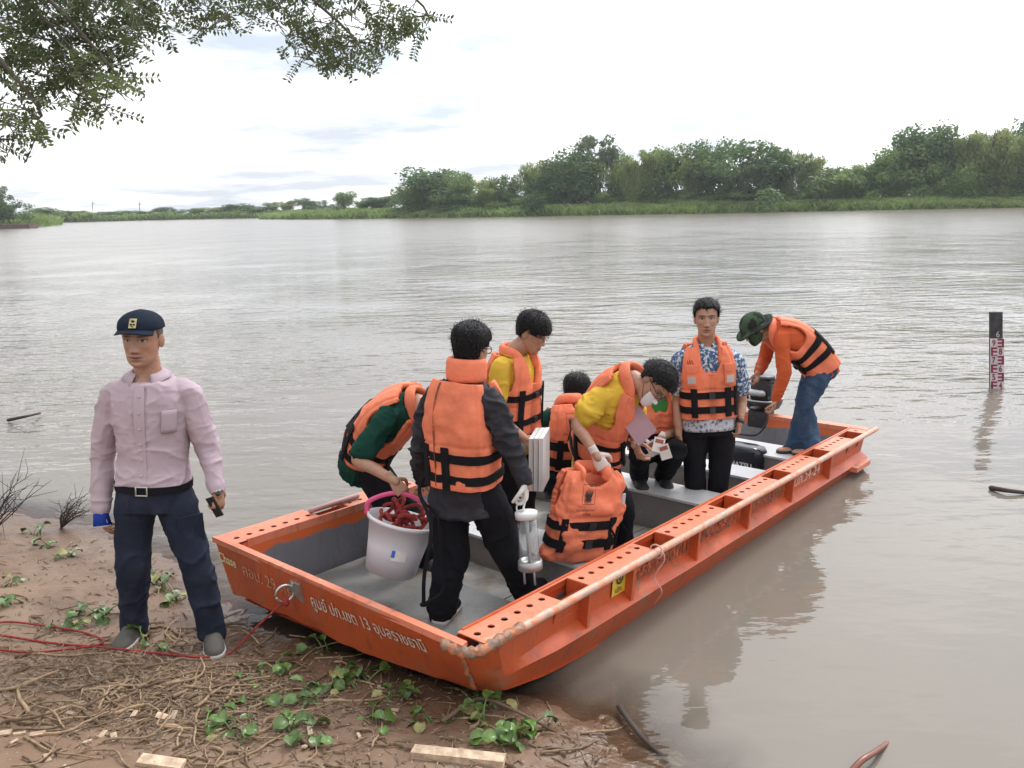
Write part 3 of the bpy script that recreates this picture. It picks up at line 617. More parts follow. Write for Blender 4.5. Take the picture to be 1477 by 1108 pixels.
def face_bumps(X, Y, Z):
    fr = np.clip(Y / .06, 0, 1); G = lambda x, z, sx, sz: np.exp(-((X - x) / sx) ** 2 - ((Z - z) / sz) ** 2)
    d = .024 * np.exp(-(X / .0125) ** 2) * np.clip((.018 - Z) / .056, 0, 1) * (1 / (1 + np.exp((-.046 - Z) / .003)))
    d += .008 * (G(.013, -.041, .008, .008) + G(-.013, -.041, .008, .008))
    for s in (-1, 1): d += -.010 * G(s * .031, .006, .017, .011) + .0045 * G(s * .031, .005, .012, .006) + .005 * G(s * .030, .027, .022, .008) + .005 * G(s * .043, -.022, .016, .015) - .004 * G(s * .05, -.055, .015, .02)
    d += .006 * G(0, -.064, .021, .006) + .0065 * G(0, -.077, .018, .006) - .005 * G(0, -.0705, .024, .0028) - .004 * G(0, -.089, .02, .006) + .006 * G(0, -.104, .016, .01)
    return Y + d * fr
def face_col(X, Y, Z, skin, lips=(.30, .11, .085), brow=True):
    C = np.tile(np.array(skin), (X.size, 1)); x, y, z = X.ravel(), Y.ravel(), Z.ravel(); f = (y > .03)
    def paint(mask, c, k=1.0):
        mk = (np.clip(mask, 0, 1) * f * k)[:, None]; C[:] = C * (1 - mk) + np.array(c) * mk
    g = lambda x0, z0, sx, sz: np.exp(-((x - x0) / sx) ** 2 - ((z - z0) / sz) ** 2)
    paint(g(0, -.071, .024, .011) * 1.2, lips, .8); paint(g(0, -.0708, .023, .0026) * 1.6, (.07, .028, .024))
    for s in (-1, 1):
        paint(g(s * .045, -.03, .02, .02), (skin[0] * 1.02, skin[1] * .85, skin[2] * .82), .5)
        ex = (x - s * .031) / .0155; ez = (z - .006) / .0046; e = ex ** 2 + ez ** 2
        paint((e < 1.7) * 1.0, (skin[0] * .66, skin[1] * .6, skin[2] * .6)); paint((e < 1) * 1.0, (.42, .38, .34)); paint((((x - s * .031) / .0062) ** 2 + ((z - .0065) / .0062) ** 2 < 1) * (e < 1.15), (.012, .008, .006))
        paint(((ez > .35) & (e < 2.3)) * 1.0, (.03, .02, .016))
        if brow: paint(g(s * .031, .0255 - 0, .019, .0048) * 1.5, (.025, .018, .015), .9)
        paint(g(s * .0075, -.0485, .004, .003) * 1.4, (.06, .025, .02))
    return C
class Head:
    def __init__(s, c, face, up, scale=1.0, wx=1.0):
        s.c = np.asarray(c, float); s.F = nrm(face); up = np.asarray(up, float); s.U = nrm(up - s.F * (up @ s.F)); s.X = np.cross(s.F, s.U) * wx; s.k = scale
    def w(s, X, Y, Z): return s.c + s.k * (X[..., None] * s.X + Y[..., None] * s.F + Z[..., None] * s.U)
    def p(s, x, y, z): return s.c + s.k * (x * s.X + y * s.F + z * s.U)
    def geo(s, skin):
        X, Y, Z, th, z = head_grid(); Y2 = face_bumps(X, Y, Z); g = Geo().loft(s.w(X, Y2, Z)); C = face_col(X, Y, Z, skin); C = [C]
        for sd in (-1, 1):
            e = Geo().ell(s.p(sd * .074, -.012, -.008), [nrm(s.X * sd * .35 - s.F * .9), nrm(s.X * sd + s.F * .4), s.U], [.020 * s.k, .007 * s.k, .032 * s.k], 8, 12); g.add(e.V(), e.f); C.append(np.tile(np.array(skin) * .92, (len(e.V()), 1)))
        return g, np.vstack(C)
    def hair(s, strands=1000, front=.060, side=.004, back=-.07, thick=.013, seed=1, top=.006, fringe=0.0, spike=.003):
        X, Y, Z, th, z = head_grid(64, 120)
        ph = np.degrees(np.abs(np.arctan2(X, Y - .0)));  ph = np.where(np.isnan(ph), 0, ph)
        line = np.interp(ph, [0, 35, 62, 80, 95, 112, 180], [front, front + .004, front - .02, side + .0, side + .018, back + .02, back])
        P = np.stack([th[None, :] * 9 + 0 * Z, Z * 16, 0 * Z + seed], -1)
        line = line + .010 * (vnoise(np.stack([th[None, :] * 14 + 0 * Z, 0 * Z, 0 * Z + seed], -1)) - .5)
        m = np.clip((Z - line) / .012, 0, 1); m = m * m * (3 - 2 * m)
        strand = vnoise(np.stack([np.cos(th)[None, :] * 22 + 0 * Z, np.sin(th)[None, :] * 22 + 0 * Z, Z * 9 + seed], -1)) - .5
        big = fbm(np.stack([X, Y, Z + seed], -1), 26, 2, seed)
        off = -.010 + m * (.010 + thick + top * np.clip(Z / .1, 0, 1) + spike * strand * 1.6 + .006 * big + fringe * np.clip((Z - .0) / .05, 0, 1) * (ph < 70))
        cen = np.stack([0 * X, 0 * Y - .008, np.clip(Z, -.02, .05)], -1); D = np.stack([X, Y, Z], -1) - cen; D /= np.linalg.norm(D, axis=-1)[..., None]
        Q = np.stack([X, Y, Z], -1) + D * off[..., None]
        G = Geo().loft(s.w(Q[..., 0], Q[..., 1], Q[..., 2]))
        W_ = s.w(Q[..., 0], Q[..., 1], Q[..., 2]); rr = np.random.default_rng(seed + 70); ii, jj = np.where((m > .55)[:-1]); sel = rr.choice(len(ii), min(strands, len(ii))); cen_w = s.p(0, -.01, .02); crown = s.p(0, -.03, .125)
        V = []; 
        for a_, b_ in zip(ii[sel], jj[sel]):
            p0 = W_[a_, b_]; nr = nrm(p0 - cen_w); dn = p0 - crown; dn = nrm(dn - nr * (dn @ nr) + .10 * rr.normal(size=3)); L_ = rr.uniform(.018, .040) * s.k; sd = np.cross(nr, dn) * .0016; lift = rr.uniform(.0006, .0022)
            p0 = p0 - nr * .001; p1 = p0 + dn * L_ * .5 + nr * lift; p2 = p0 + dn * L_ + nr * (lift * .6 - .002); V += [p0 - sd, p0 + sd, p1 + sd, p1 - sd, p2]
        n_ = len(V) // 5
        if n_: G.add(V, [f for q_ in range(n_) for f in ((5 * q_, 5 * q_ + 1, 5 * q_ + 2, 5 * q_ + 3), (5 * q_ + 3, 5 * q_ + 2, 5 * q_ + 4))])
        return G

# ---- torso as a bent loft; every garment is a skin over it
TT = [(0, .165, .118), (.12, .168, .118), (.28, .152, .108), (.45, .158, .112), (.62, .172, .120), (.78, .178, .115), (.88, .165, .098), (.95, .115, .078), (1.0, .066, .062)]
class Torso:
    def __init__(s, hipa, hipb, neck, sha, shb, fwd, curve=.03, fat=1.0, wide=1.0, tab=TT):
        s.h = (hipa + hipb) / 2; s.n = np.asarray(neck, float); ax = s.n - s.h; s.len = np.linalg.norm(ax); s.fat = fat; s.wide = wide; s.tab = tab
        s.Xh = nrm(hipb - hipa); s.Xs = nrm(shb - sha); f = np.cross(s.Xh, nrm(ax)); f2 = np.cross(s.Xs, nrm(ax)); s.sg = 1 if (f + f2) @ np.asarray(fwd, float) > 0 else -1
        F = nrm(s.sg * (f + f2)); s.mid = (s.h + s.n) / 2 - F * curve * 2
    def fr(s, t):
        tc = np.clip(t, -.3, 1.12); c = (1 - tc) ** 2 * s.h + 2 * tc * (1 - tc) * s.mid + tc * tc * s.n; T = nrm(2 * (1 - tc) * (s.mid - s.h) + 2 * tc * (s.n - s.mid))
        X = s.Xh * (1 - np.clip(t, 0, 1)) + s.Xs * np.clip(t, 0, 1); X = nrm(X - T * (X @ T)); return c, X, s.sg * np.cross(X, T), T
    def S(s, t, th, off=0.0, n=2.3, tab=None):
        c, X, F, T = s.fr(t); a, b = lerp_tab(np.array(t), tab or s.tab); a = a * s.wide; b = b * s.fat
        ct, st = math.cos(th), math.sin(th); e = 2 / n; r = np.array([np.sign(ct) * abs(ct) ** e * (a + off), np.sign(st) * abs(st) ** e * (b + off)]); return c + X * r[0] + F * r[1]
    def SA(s, t, th, off=0.0, n=2.3, tab=None):
        c, X, F, T = s.fr(t); a, b = lerp_tab(np.array(t), tab or s.tab); a = a * s.wide; b = b * s.fat; ct, st = np.cos(th), np.sin(th); e = 2 / n
        return c + (np.sign(ct) * np.abs(ct) ** e * (a + off))[:, None] * X + (np.sign(st) * np.abs(st) ** e * (b + off))[:, None] * F
    def rings(s, ts, off=0.0, n=2.3, m=40, tab=None, flare=0.0): return [s.SA(t, np.linspace(0, 2 * np.pi, m, endpoint=False), off + flare * np.clip(.15 - t, 0, 1), n, tab) for t in ts]
def limb(g, pts, rad, n=18, sides=14):
    P = spline(pts, n); x = np.linspace(0, len(pts) - 1, n); r = np.interp(x, np.linspace(0, len(pts) - 1, len(rad)), rad); return g.tube(P, r, sides)
def wrinkle(me, V, Nn, amp=.007, f=9, seed=0, st=(1, 1, 1.6), low=.010):
    P = V * np.array(st); r1 = 1 - np.abs(2 * vnoise(P + .06 * np.stack([vnoise(P, 6, 9), vnoise(P, 6, 10), vnoise(P, 6, 11)], -1) * 3, f, seed) - 1); r2 = vnoise(P, f * .42, seed + 3) - .5; r3 = 1 - np.abs(2 * vnoise(P, f * 2.1, seed + 7) - 1)
    setco(me, V + Nn * (amp * (r1 ** 4 - .2) + low * r2 + amp * .35 * (r3 ** 4 - .2))[:, None])

# ---- hands: palm, four unequal fingers with knuckle bends, thumb from the side of the palm
def hand(wr, d, pn, side=1, curl=.5, k=1.0, spread=.10, vox=.0034, thumb=.5):
    """wr wrist, d direction to the knuckles, pn palm normal (the way fingers curl), side: +1 thumb along d x pn"""
    d = nrm(d); pn = nrm(np.asarray(pn, float) - d * (np.asarray(pn, float) @ d)); s = np.cross(d, pn) * side; wr = np.asarray(wr, float); g = Geo()
    th = np.linspace(0, 2 * np.pi, 14, endpoint=False); rings = []
    for t, a, b in ((-.05, .024, .020), (0, .026, .019), (.02, .031, .018), (.05, .039, .017), (.08, .041, .0145), (.095, .039, .011)):
        rings.append(wr + k * (d * t + (np.cos(th)[:, None] * s * a + np.sin(th)[:, None] * pn * b)))
    g.loft(rings)
    for i, (o, L, r) in enumerate(((.030, .074, .0083), (.0105, .082, .0086), (-.0095, .077, .0082), (-.029, .060, .0072))):
        c = curl * (1 + .12 * i); p = wr + k * (d * (.078 - .006 * abs(i - 1)) + s * o * .95); pts = [p]; a = c * .5
        for q, f in ((.46, 1.0), (.30, 1.1), (.24, .8)):
            di = d * math.cos(a) + pn * math.sin(a) + s * (o * spread / .03); p = p + k * L * q * nrm(di); pts.append(p); a += c * f
        limb(g, pts, [r * k * 1.06, r * k, r * k * .92, r * k * .8], 14, 9)
    p = wr + k * (d * .018 + s * .026); q1 = p + k * .044 * nrm(d * .62 + s * .75 + pn * .35 * (1 + thumb)); q2 = q1 + k * .034 * nrm(d * .9 + s * (.35 - .5 * thumb) + pn * (.25 + thumb)); q3 = q2 + k * .026 * nrm(d * .9 + s * (.1 - .7 * thumb) + pn * (.2 + thumb))
    limb(g, [p, q1, q2, q3], [.015 * k, .0115 * k, .0098 * k, .008 * k], 12, 9)
    r, V, N_ = remesh(g, vox, 2); return V, [tuple(f.vertices) for f in r.polygons]
def shoe(g, an, toe, gzv, L=.27, wdt=.047, h=.075, n=22):
    d = np.array([toe[0] - an[0], toe[1] - an[1], 0]); d = nrm(d); s = np.array([-d[1], d[0], 0]); heel = np.array([an[0], an[1], gzv]) - d * .075; rings = []
    th = np.linspace(0, 2 * np.pi, n, endpoint=False)
    for t, a, hh in ((0, .45, .55), (.02, .75, .85), (.10, .95, 1.0), (.28, 1.0, 1.12), (.42, 1.0, .98), (.58, 1.06, .78), (.74, 1.08, .62), (.88, .95, .50), (.96, .68, .38), (1.0, .30, .22)):
        c = heel + d * t * L; z = np.sin(th); rings.append(c + np.cos(th)[:, None] * s * wdt * a + np.where(z > 0, z * hh * h, 0)[:, None] * np.array([0, 0, 1.0]) + np.array([0, 0, .022]) - np.where(z < 0, .004, 0)[:, None] * np.array([0, 0, 1.0]))
    g.loft(rings); s2 = []
    so = Geo()
    for zz, kk in ((0, 1.04), (.012, 1.08), (.026, 1.06)):
        pts = []
        for t, a in ((0, .5), (.04, .85), (.3, 1.0), (.5, 1.0), (.75, 1.1), (.92, .85), (1.0, .4)): pts.append(heel + d * (t * L * 1.02 - .003) + s * wdt * a * kk)
        for t, a in ((1.0, .4), (.92, .85), (.75, 1.1), (.5, 1.0), (.3, 1.0), (.04, .85), (0, .5)): pts.append(heel + d * (t * L * 1.02 - .003) - s * wdt * a * kk)
        s2.append(np.array(pts) + np.array([0, 0, zz]))
    so.loft(s2); return g, so
def tuple_faces(me): return [tuple(p.vertices) for p in me.polygons]

class Person:
    """joints: pixel + depth offset per joint, unprojected at the depth where the person stands"""
    def __init__(s, Y0, J, fwd, head, label, k=1.0, group=None, zbase=None, curve=.03, fat=1.0, wide=1.0, skin=SK, neck_r=.061, hk=1.0, hw=1.0):
        s.J = {n: (v if isinstance(v, np.ndarray) else atY(v[0], v[1], Y0 + v[2])) for n, v in J.items()}; j = s.J; s.k = k; s.skin = skin
        s.t = Torso(j['ha'], j['hb'], j['nk'], j['sa'], j['sb'], fwd, curve, fat, wide)
        hp, hf, hu = head; s.hd = Head(atY(hp[0], hp[1], Y0 + hp[2]), hf, hu, k * 1.07 * hk, hw)
        z0 = zbase if zbase is not None else min(j['aa'][2], j['ab'][2]) - .08
        s.root = thing('person', (s.t.h[0], s.t.h[1], z0), label, 'person', group); s.hands = []; s.g = Geo(); s.extra = []; s.neck_r = neck_r
    def body(s, vox=.008, legs=True, arms=True):
        j = s.J; k = s.k; g = Geo(); g.loft(s.t.rings(np.linspace(-.12, 1.0, 16), -.012))
        nk = s.hd.p(0, -.012, -.075); g.tube(spline([s.t.fr(.93)[0], j['nk'], (j['nk'] + nk) / 2 - s.hd.F * .004, nk, s.hd.p(0, -.01, -.03)], 14), s.neck_r * k, 16)
        for q in 'ab':
            sh, el, wr = j['s' + q], j['e' + q], j['w' + q]
            limb(g, [s.t.S(.84, 0 if q == 'b' else math.pi, -.06), sh, (sh + el) / 2, el, (el * .55 + wr * .45), wr, wr + nrm(wr - el) * .03], [x * k for x in (.05, .052, .045, .038, .036, .027, .024)], 26)
            if legs:
                h, kn, an = j['h' + q], j['k' + q], j['a' + q]; limb(g, [h, kn, kn * .6 + an * .4, an], [x * k for x in (.075, .052, .05, .034)], 20)
        r, V, N_ = remesh(g, vox, 5); F = tuple_faces(r); G = Geo().add(V, F); C = [np.tile(np.array(s.skin), (len(V), 1))]
        hg, hc = s.hd.geo(s.skin); G.add(hg.V(), hg.f); C.append(hc)
        for V, F, m in s.hands:
            if m is None: G.add(V, F); C.append(np.tile(np.array(s.skin), (len(V), 1)))
        me = G.mesh('body'); set_col(me, np.vstack(C)); s.b = obj('body', me, M['skin'], s.root)
        for V, F, m in s.hands:
            if m is not None: obj('glove', Geo().add(V, F), m, s.root)
        return s
    def hand(s, q, d, pn, side=1, curl=.5, m=None, thumb=.5, k=None):
        j = s.J; V, F = hand(j['w' + q], d, pn, side, curl, (k or s.k) * (1.06 if m else 1), thumb=thumb); s.hands.append((V, F, m)); return s
    def shirt(s, m, sleeve=1.0, t0=-.1, t1=.97, off=.008, amp=.006, seed=1, name='shirt', sr=1.0, vox=.008, low=.010, cuff=1.0, flare=0.0):
        j = s.J; g = Geo(); g.loft(s.t.rings(np.linspace(t0, t1, 18), off, flare=flare))
        for q in 'ab':
            sh, el, wr = j['s' + q], j['e' + q], j['w' + q]; a = s.t.S(.84, 0 if q == 'b' else math.pi, -.06)
            if sleeve >= .99: limb(g, [a, sh, (sh + el) / 2, el, (el + wr) / 2, wr - nrm(wr - el) * .012], [x * sr for x in (.060, .063, .062, .056, .050, .040 * cuff)], 28)
            elif sleeve > 0:
                e = sh + (el - sh) * sleeve; limb(g, [a, sh, (sh + e) / 2, e], [x * sr for x in (.060, .064, .068, .070)], 16)
        r, V, N_ = remesh(g, vox, 4); wrinkle(r, V, N_, amp, 9, seed, low=low); return obj(name, r, m, s.root)
    def pants(s, m, amp=.007, seed=4, top=.10, hem=.062, knee=.072, thigh=.098, off=.010, vox=.010, st=(1.3, 1.3, 1.15), stop=0.0):
        j = s.J; g = Geo(); g.loft(s.t.rings(np.linspace(-.13, top, 8), off))
        for q in 'ab':
            h, kn, an = j['h' + q], j['k' + q], j['a' + q]; d = nrm(an - kn)
            limb(g, [h + (s.t.h - h) * .12 + np.array([0, 0, .02]), h * .75 + kn * .25, h * .35 + kn * .65, kn, kn * .5 + an * .5, an + d * (.035 - stop)], [thigh * .95, thigh, thigh * .86, knee, (knee + hem) / 2, hem], 30, 18)
        r, V, N_ = remesh(g, vox, 4); wrinkle(r, V, N_, amp, 8, seed, st); return obj('trousers', r, m, s.root)
    def shoes(s, ta, tb, m, ms, gz_=None, h=.075, L=.27, wdt=.047):
        for q, toe in (('a', ta), ('b', tb)):
            an = s.J['a' + q]; z = gz_ if gz_ is not None else an[2] - .085
            g, so = shoe(Geo(), an, toe, z, L, wdt, h); o = obj('shoe', g, m, s.root); obj('sole', so, ms, o)
    def hairdo(s, m=None, **k): return obj('hair', s.hd.hair(**k), m or M['hair'], s.root)
    def collar(s, m, r=.066, h=.035, open_=.5, name='collar', t=.985, tilt=.35):
        c, X, F, T = s.t.fr(t); g = Geo(); n = 28; inner, outer = [], []
        rings = []
        for dz, dr, pt in ((0, .002, 0), (h, -.006, 0), (h + .003, .002, 0), (h * .75, .020, .3), (.010, .046, 1)):
            ring = []
            for a in np.linspace(math.pi / 2 + open_, math.pi / 2 + 2 * math.pi - open_, n):
                ring.append(c + X * math.cos(a) * (r + dr) + F * (math.sin(a) * (r + dr) * .95 + .006) + T * (dz - tilt * (math.sin(a) + 1) * .03 - pt * .028 * math.exp(-(min(a - math.pi / 2 - open_, math.pi * 2.5 - open_ - a) / .35) ** 2)))
            rings.append(ring)
        g.loft(rings, cap=False, closed=False); o = obj(name, g, m, s.root); sm = o.modifiers.new('thick', 'SOLIDIFY'); sm.thickness = .003; return o

# ---- life jackets: thick foam shell with arm holes and neck opening, webbing straps on top
VT = [(-.10, .165, .125), (0, .172, .130), (.2, .165, .125), (.45, .168, .128), (.62, .172, .132), (.78, .168, .125), (.90, .150, .108), (.97, .130, .090), (1.03, .105, .075)]
class Vest:
    def __init__(s, tor, root, t0=.02, t1=1.02, off=.034, tab=VT, n=3.0): s.t = tor; s.root = root; s.t0 = t0; s.t1 = t1; s.off = off; s.tab = tab; s.n = n
    def P(s, t, th, extra=0.0):
        p = s.t.S(t, th, s.off + extra, s.n, s.tab); return p
    def shell(s, vopen=.55, vdepth=.30, back=.10, thick=.030, seed=1, puff=.010, hole=(.60, .97, .52), split=True, mat_=None):
        nt, na = 56, 120; ts = np.linspace(s.t0, s.t1, nt); ths = np.linspace(0, 2 * np.pi, na, endpoint=False); V = []
        q = (.5 + .5 * np.cos(ths * 8)) ** 12
        for t in ts:
            ex = puff * (vnoise(np.stack([ths * 2.2, 0 * ths + t * 7, 0 * ths + seed], -1)) - .5) + .5 * puff * (vnoise(np.stack([ths * 6, 0 * ths + t * 17, 0 * ths + seed + 3], -1)) - .5) - .006 * q - .008 * math.exp(-((t - .47) / .012) ** 2)
            if split: ex = ex - .02 * np.exp(-((ths - math.pi / 2) / .035) ** 2)
            V.extend(s.t.SA(t, ths, s.off + ex, s.n, s.tab))
        F = []
        for i in range(nt - 1):
            t = (ts[i] + ts[i + 1]) / 2
            for k in range(na):
                th = ths[k] + math.pi / na; dside = min(abs(math.atan2(math.sin(th), math.cos(th))), abs(math.atan2(math.sin(th - math.pi), math.cos(th - math.pi)))); df = abs(math.atan2(math.sin(th - math.pi / 2), math.cos(th - math.pi / 2))); db = abs(math.atan2(math.sin(th + math.pi / 2), math.cos(th + math.pi / 2)))
                if hole[0] < t < hole[1] + .1:
                    e = ((t - (hole[0] + hole[1]) / 2) / ((hole[1] - hole[0]) / 2 + 1e-6)) ; wdt = hole[2] * math.sqrt(max(0, 1 - min(1, max(0, -e)) ** 2)) if e < 0 else hole[2] * (1 - .25 * e)
                    if dside < wdt: continue
                if t > s.t1 - vdepth and df < vopen * ((t - (s.t1 - vdepth)) / vdepth) ** .9: continue
                if t > s.t1 - .07 and db < back: continue
                j = (k + 1) % na; F.append((i * na + k, i * na + j, (i + 1) * na + j, (i + 1) * na + k))
        me = Geo().add(V, F).mesh('life_jacket'); bm = bmesh.new(); bm.from_mesh(me); bmesh.ops.delete(bm, geom=[v for v in bm.verts if not v.link_faces], context='VERTS')
        be = [v for v in bm.verts if v.is_boundary]
        for _ in range(5): bmesh.ops.smooth_vert(bm, verts=be, factor=.5, use_axis_x=True, use_axis_y=True, use_axis_z=True)
        bmesh.ops.recalc_face_normals(bm, faces=bm.faces); bm.to_mesh(me); bm.free()
        s.o = obj('life_jacket', me, mat_ or M['vest'], s.root); 
        c = s.t.fr(.5)[0]; me.update()
        p = me.polygons[len(me.polygons) // 2]
        if (np.array(p.center) - s.t.fr(.3)[0]) @ np.array(p.normal) < 0: me.flip_normals()
        sm = s.o.modifiers.new('foam', 'SOLIDIFY'); sm.thickness = thick; sm.offset = -1; sm.use_rim = True; return s
    def patch(s, t0, t1, th0, th1, m, name='strap', ex=.006, th=.004, nt=3, na=24, par=None):
        g = Geo(); rows = []
        for e in (ex, ex - th - .006):
            for t in np.linspace(t0, t1, nt): rows.append([s.P(t, a, e) for a in np.linspace(th0, th1, na)])
        V = np.array(rows).reshape(-1, 3); F = []; L = nt * na
        for i in range(nt - 1):
            for j in range(na - 1):
                a = i * na + j; F += [(a, a + 1, a + na + 1, a + na), (L + a, L + a + na, L + a + na + 1, L + a + 1)]
        for i in range(nt - 1):
            for j in (0, na - 1): a = i * na + j; F.append((a, a + na, L + a + na, L + a))
        for j in range(na - 1):
            for i in (0, nt - 1): a = i * na + j; F.append((a, a + 1, L + a + 1, L + a))
        return obj(name, g.add(V, F), m, par or s.o, smooth=False)
    def straps(s, ts=(.16, .36), w=.045, vert=(math.radians(55), math.radians(125), math.radians(235), math.radians(305)), seed=0, hang=True):
        for i, t in enumerate(ts):
            dt = w / s.t.len / 2; n = 60; rows = []
            s.patch(t - dt, t + dt, 0, 2 * math.pi, M['strap'], ex=.007, na=72, nt=3); s.patch(t - dt * .9, t + dt * .9, math.pi / 2 - .03, math.pi / 2 + .03, M['black'], 'buckle', ex=.018, th=.008, na=6)
        for a in vert:
            tm = sum(ts) / len(ts); da = .004
            while np.linalg.norm(s.P(tm, a + da) - s.P(tm, a - da)) < .040 and da < .2: da += .003
            s.patch(min(ts) - .09, max(ts) + .09, a - da, a + da, M['strap'], ex=.011, na=5, nt=10)
        return s
    def nape(s, r=.024, up=.035, fwd=.11, drop=.07, wide=.084):
        c, X, F, T = s.t.fr(.985); h = [c + X * wide * .95 + F * fwd - T * drop, c + X * wide + F * .05 + T * .005, c + X * wide * .86 - F * .035 + T * up, c - F * .085 + T * up, c - X * wide * .86 - F * .035 + T * up, c - X * wide + F * .05 + T * .005, c - X * wide * .95 + F * fwd - T * drop]
        obj('collar_pad', Geo().tube(spline(h, 36), r, 10, flat=(1.5, .85), up=T), M['vest'], s.o); return s
    def text(s, txt, t, th, width, height, m=None, flip=False, name='print'):
        c = lerp_tab(np.array(t), s.tab)[0] * s.t.wide + s.off
        b = lerp_tab(np.array(t), s.tab)[1] * s.t.fat + s.off; front = math.sin(th) > 0
        def fn(x, y):
            # x to the reader's right
            tt = t + y / s.t.len; dx = (x - width / 2); base = s.P(tt, th, .008); e = .04; q = s.P(tt, th + e, .008); tan = nrm(q - base); return base - tan * dx
        return wrap_text(name, txt, fn, width, height, m or M['lettk'], s.o)
    def emblem(s, t, th, size=.075):
        """square badge outline with flame strokes and lettering under it"""
        g = Geo(); tan = nrm(s.P(t, th + .04, .009) - s.P(t, th, .009)); up = nrm(s.P(t + .05, th, .009) - s.P(t, th, .009))
        f = lambda x, y: s.P(t + y * size / s.t.len, th, .009) - tan * x * size
        def stroke(pts, wd):
            P = np.array(pts, float); T = np.gradient(P, axis=0); T /= np.linalg.norm(T, axis=1)[:, None]; Nn = np.c_[-T[:, 1], T[:, 0]]; wds = np.asarray(wd) * np.ones(len(P))
            A = P + Nn * wds[:, None]; B = P - Nn * wds[:, None]; n = len(P); g.add([f(*a) for a in A] + [f(*b) for b in B], [(i, i + 1, n + i + 1, n + i) for i in range(n - 1)])
        for a, b in (((-.5, -.5), (.5, -.5)), ((.5, -.5), (.5, .8)), ((.5, .8), (-.5, .8)), ((-.5, .8), (-.5, -.5))): stroke([a, b], .015)
        for k in range(6):
            a = -1.0 + k * .4; stroke([(.05 * k - .12, -.22), (.2 * math.sin(a) + .03 * k - .1, .1), (.36 * math.sin(a) + .08, .35 + .25 * math.cos(a))], [.03, .055, .005])
        stroke([(.28 * math.cos(x), -.12 + .16 * math.sin(x)) for x in np.linspace(3.3, 6.1, 9)], .03)
        o = obj('emblem', g, M['lettk'], s.o, smooth=False); s.text('ปภ.', t - .42 * size / s.t.len, th, size * .6, size * .3); return o
def cap_visor(hd, z=.05, L=.075, name='visor', root=None, m=None, tilt=.25):
    g = Geo(); top, bot = [], []
    for dz in (0, -.005):
        rows = []
        for r in np.linspace(0, 1, 7):
            row = []
            for a in np.linspace(-1.15, 1.15, 21):
                x = math.sin(a) * (.080 + .006 * r); y = .012 + math.cos(a) * .082 + r * L * math.cos(a * .95) ** .6 * (1 if abs(a) < 1.5 else 0)
                row.append(hd.p(x, y, z + dz - tilt * r * L * .5 - .018 * (math.sin(a) ** 2) * (.3 + r)))
            rows.append(row)
        top.append(rows)
    A = np.array(top[0]); B = np.array(top[1]); n, m_ = A.shape[:2]; V = np.concatenate([A.reshape(-1, 3), B.reshape(-1, 3)]); F = []; L_ = n * m_
    for i in range(n - 1):
        for j in range(m_ - 1): a = i * m_ + j; F += [(a, a + 1, a + m_ + 1, a + m_), (L_ + a, L_ + a + m_, L_ + a + m_ + 1, L_ + a + 1)]
    for j in range(m_ - 1): a = (n - 1) * m_ + j; F.append((a, a + 1, L_ + a + 1, L_ + a))
    for i in range(n - 1):
        for j in (0, m_ - 1): a = i * m_ + j; F.append((a, a + m_, L_ + a + m_, L_ + a))
    return obj(name, g.add(V, F), m, root)
def dome(hd, z0, off, n=3, seed=1, flat=.0):
    X, Y, Z, th, z = head_grid(48, 72); k = np.argmax(z > z0) ; X, Y, Z = X[k:], Y[k:], Z[k:]
    cen = np.stack([0 * X, 0 * Y - .008, np.clip(Z, -.02, .05)], -1); D = np.stack([X, Y, Z], -1) - cen; D /= np.linalg.norm(D, axis=-1)[..., None]
    Q = np.stack([X, Y, Z], -1) + D * (off + flat * np.clip(Y / .08, 0, 1) * np.clip((Z - .03) / .05, 0, 1))[..., None] if np.ndim(flat) == 0 else 0
    return Geo().loft(hd.w(Q[..., 0], Q[..., 1], Q[..., 2]))
UPZ = np.array([0, 0, 1.0]); DN = -UPZ
def groundpt(px, py):
    z = .1
    for _ in range(8): p = onz(px, py, z); z = .5 * z + .5 * gz(p[0], p[1])
    return onz(px, py, z)
def floorpt(px, py, h=FL): u, v = bpx(px, py, h); return bt(u, v, h)
def dims(p, n):
    j = p.J; d = lambda a, b: round(float(np.linalg.norm(j[a] - j[b])), 2)
    print(n, 'torso', round(float(p.t.len), 2), 'sh', d('sa', 'sb'), 'hip', d('ha', 'hb'), 'uarm', d('sa', 'ea'), d('sb', 'eb'), 'farm', d('ea', 'wa'), d('eb', 'wb'), 'thigh', d('ha', 'ka'), d('hb', 'kb'), 'shin', d('ka', 'aa'), d('kb', 'ab'))

# ---- 1: older man in a lilac shirt on the bank
fa, fb = groundpt(196, 918), groundpt(308, 928)
Y1 = float((fa[1] + fb[1]) / 2)
p = Person(Y1, {'ha': (197, 712, 0), 'hb': (249, 708, .0), 'nk': (213, 536, .0), 'sa': (161, 572, .0), 'sb': (270, 566, .02), 'ea': (148, 657, .03), 'eb': (300, 645, .05), 'wa': (146, 738, -.04), 'wb': (313, 706, -.04),
                'ka': (192, 812, -.05), 'kb': (280, 806, -.07), 'aa': fa + UPZ * .09, 'ab': fb + UPZ * .09}, (-.1, -1, 0), ((205, 489, -.03), (.0, -1, -.03), (.03, .0, 1)),
           'older man in lilac shirt, navy cargo trousers and dark cap standing on the mud', hk=1.05, hw=1.08, neck_r=.066, fat=1.12, wide=1.0, curve=.01, zbase=float(min(fa[2], fb[2])))
dims(p, 'P1')
p.hand('a', (.25, -.15, -1), (.6, .6, 0), -1, .55).hand('b', (.05, -.1, -1), (-.8, .5, 0), 1, .75).body()
p.shirt(M['pink'], 1.0, t0=.06, off=.014, seed=3, amp=.010, low=.016, cuff=1.1, vox=.0065, t1=.945); p.pants(M['navy'], top=.09, hem=.072, knee=.080, thigh=.102, amp=.012, seed=5, vox=.008)
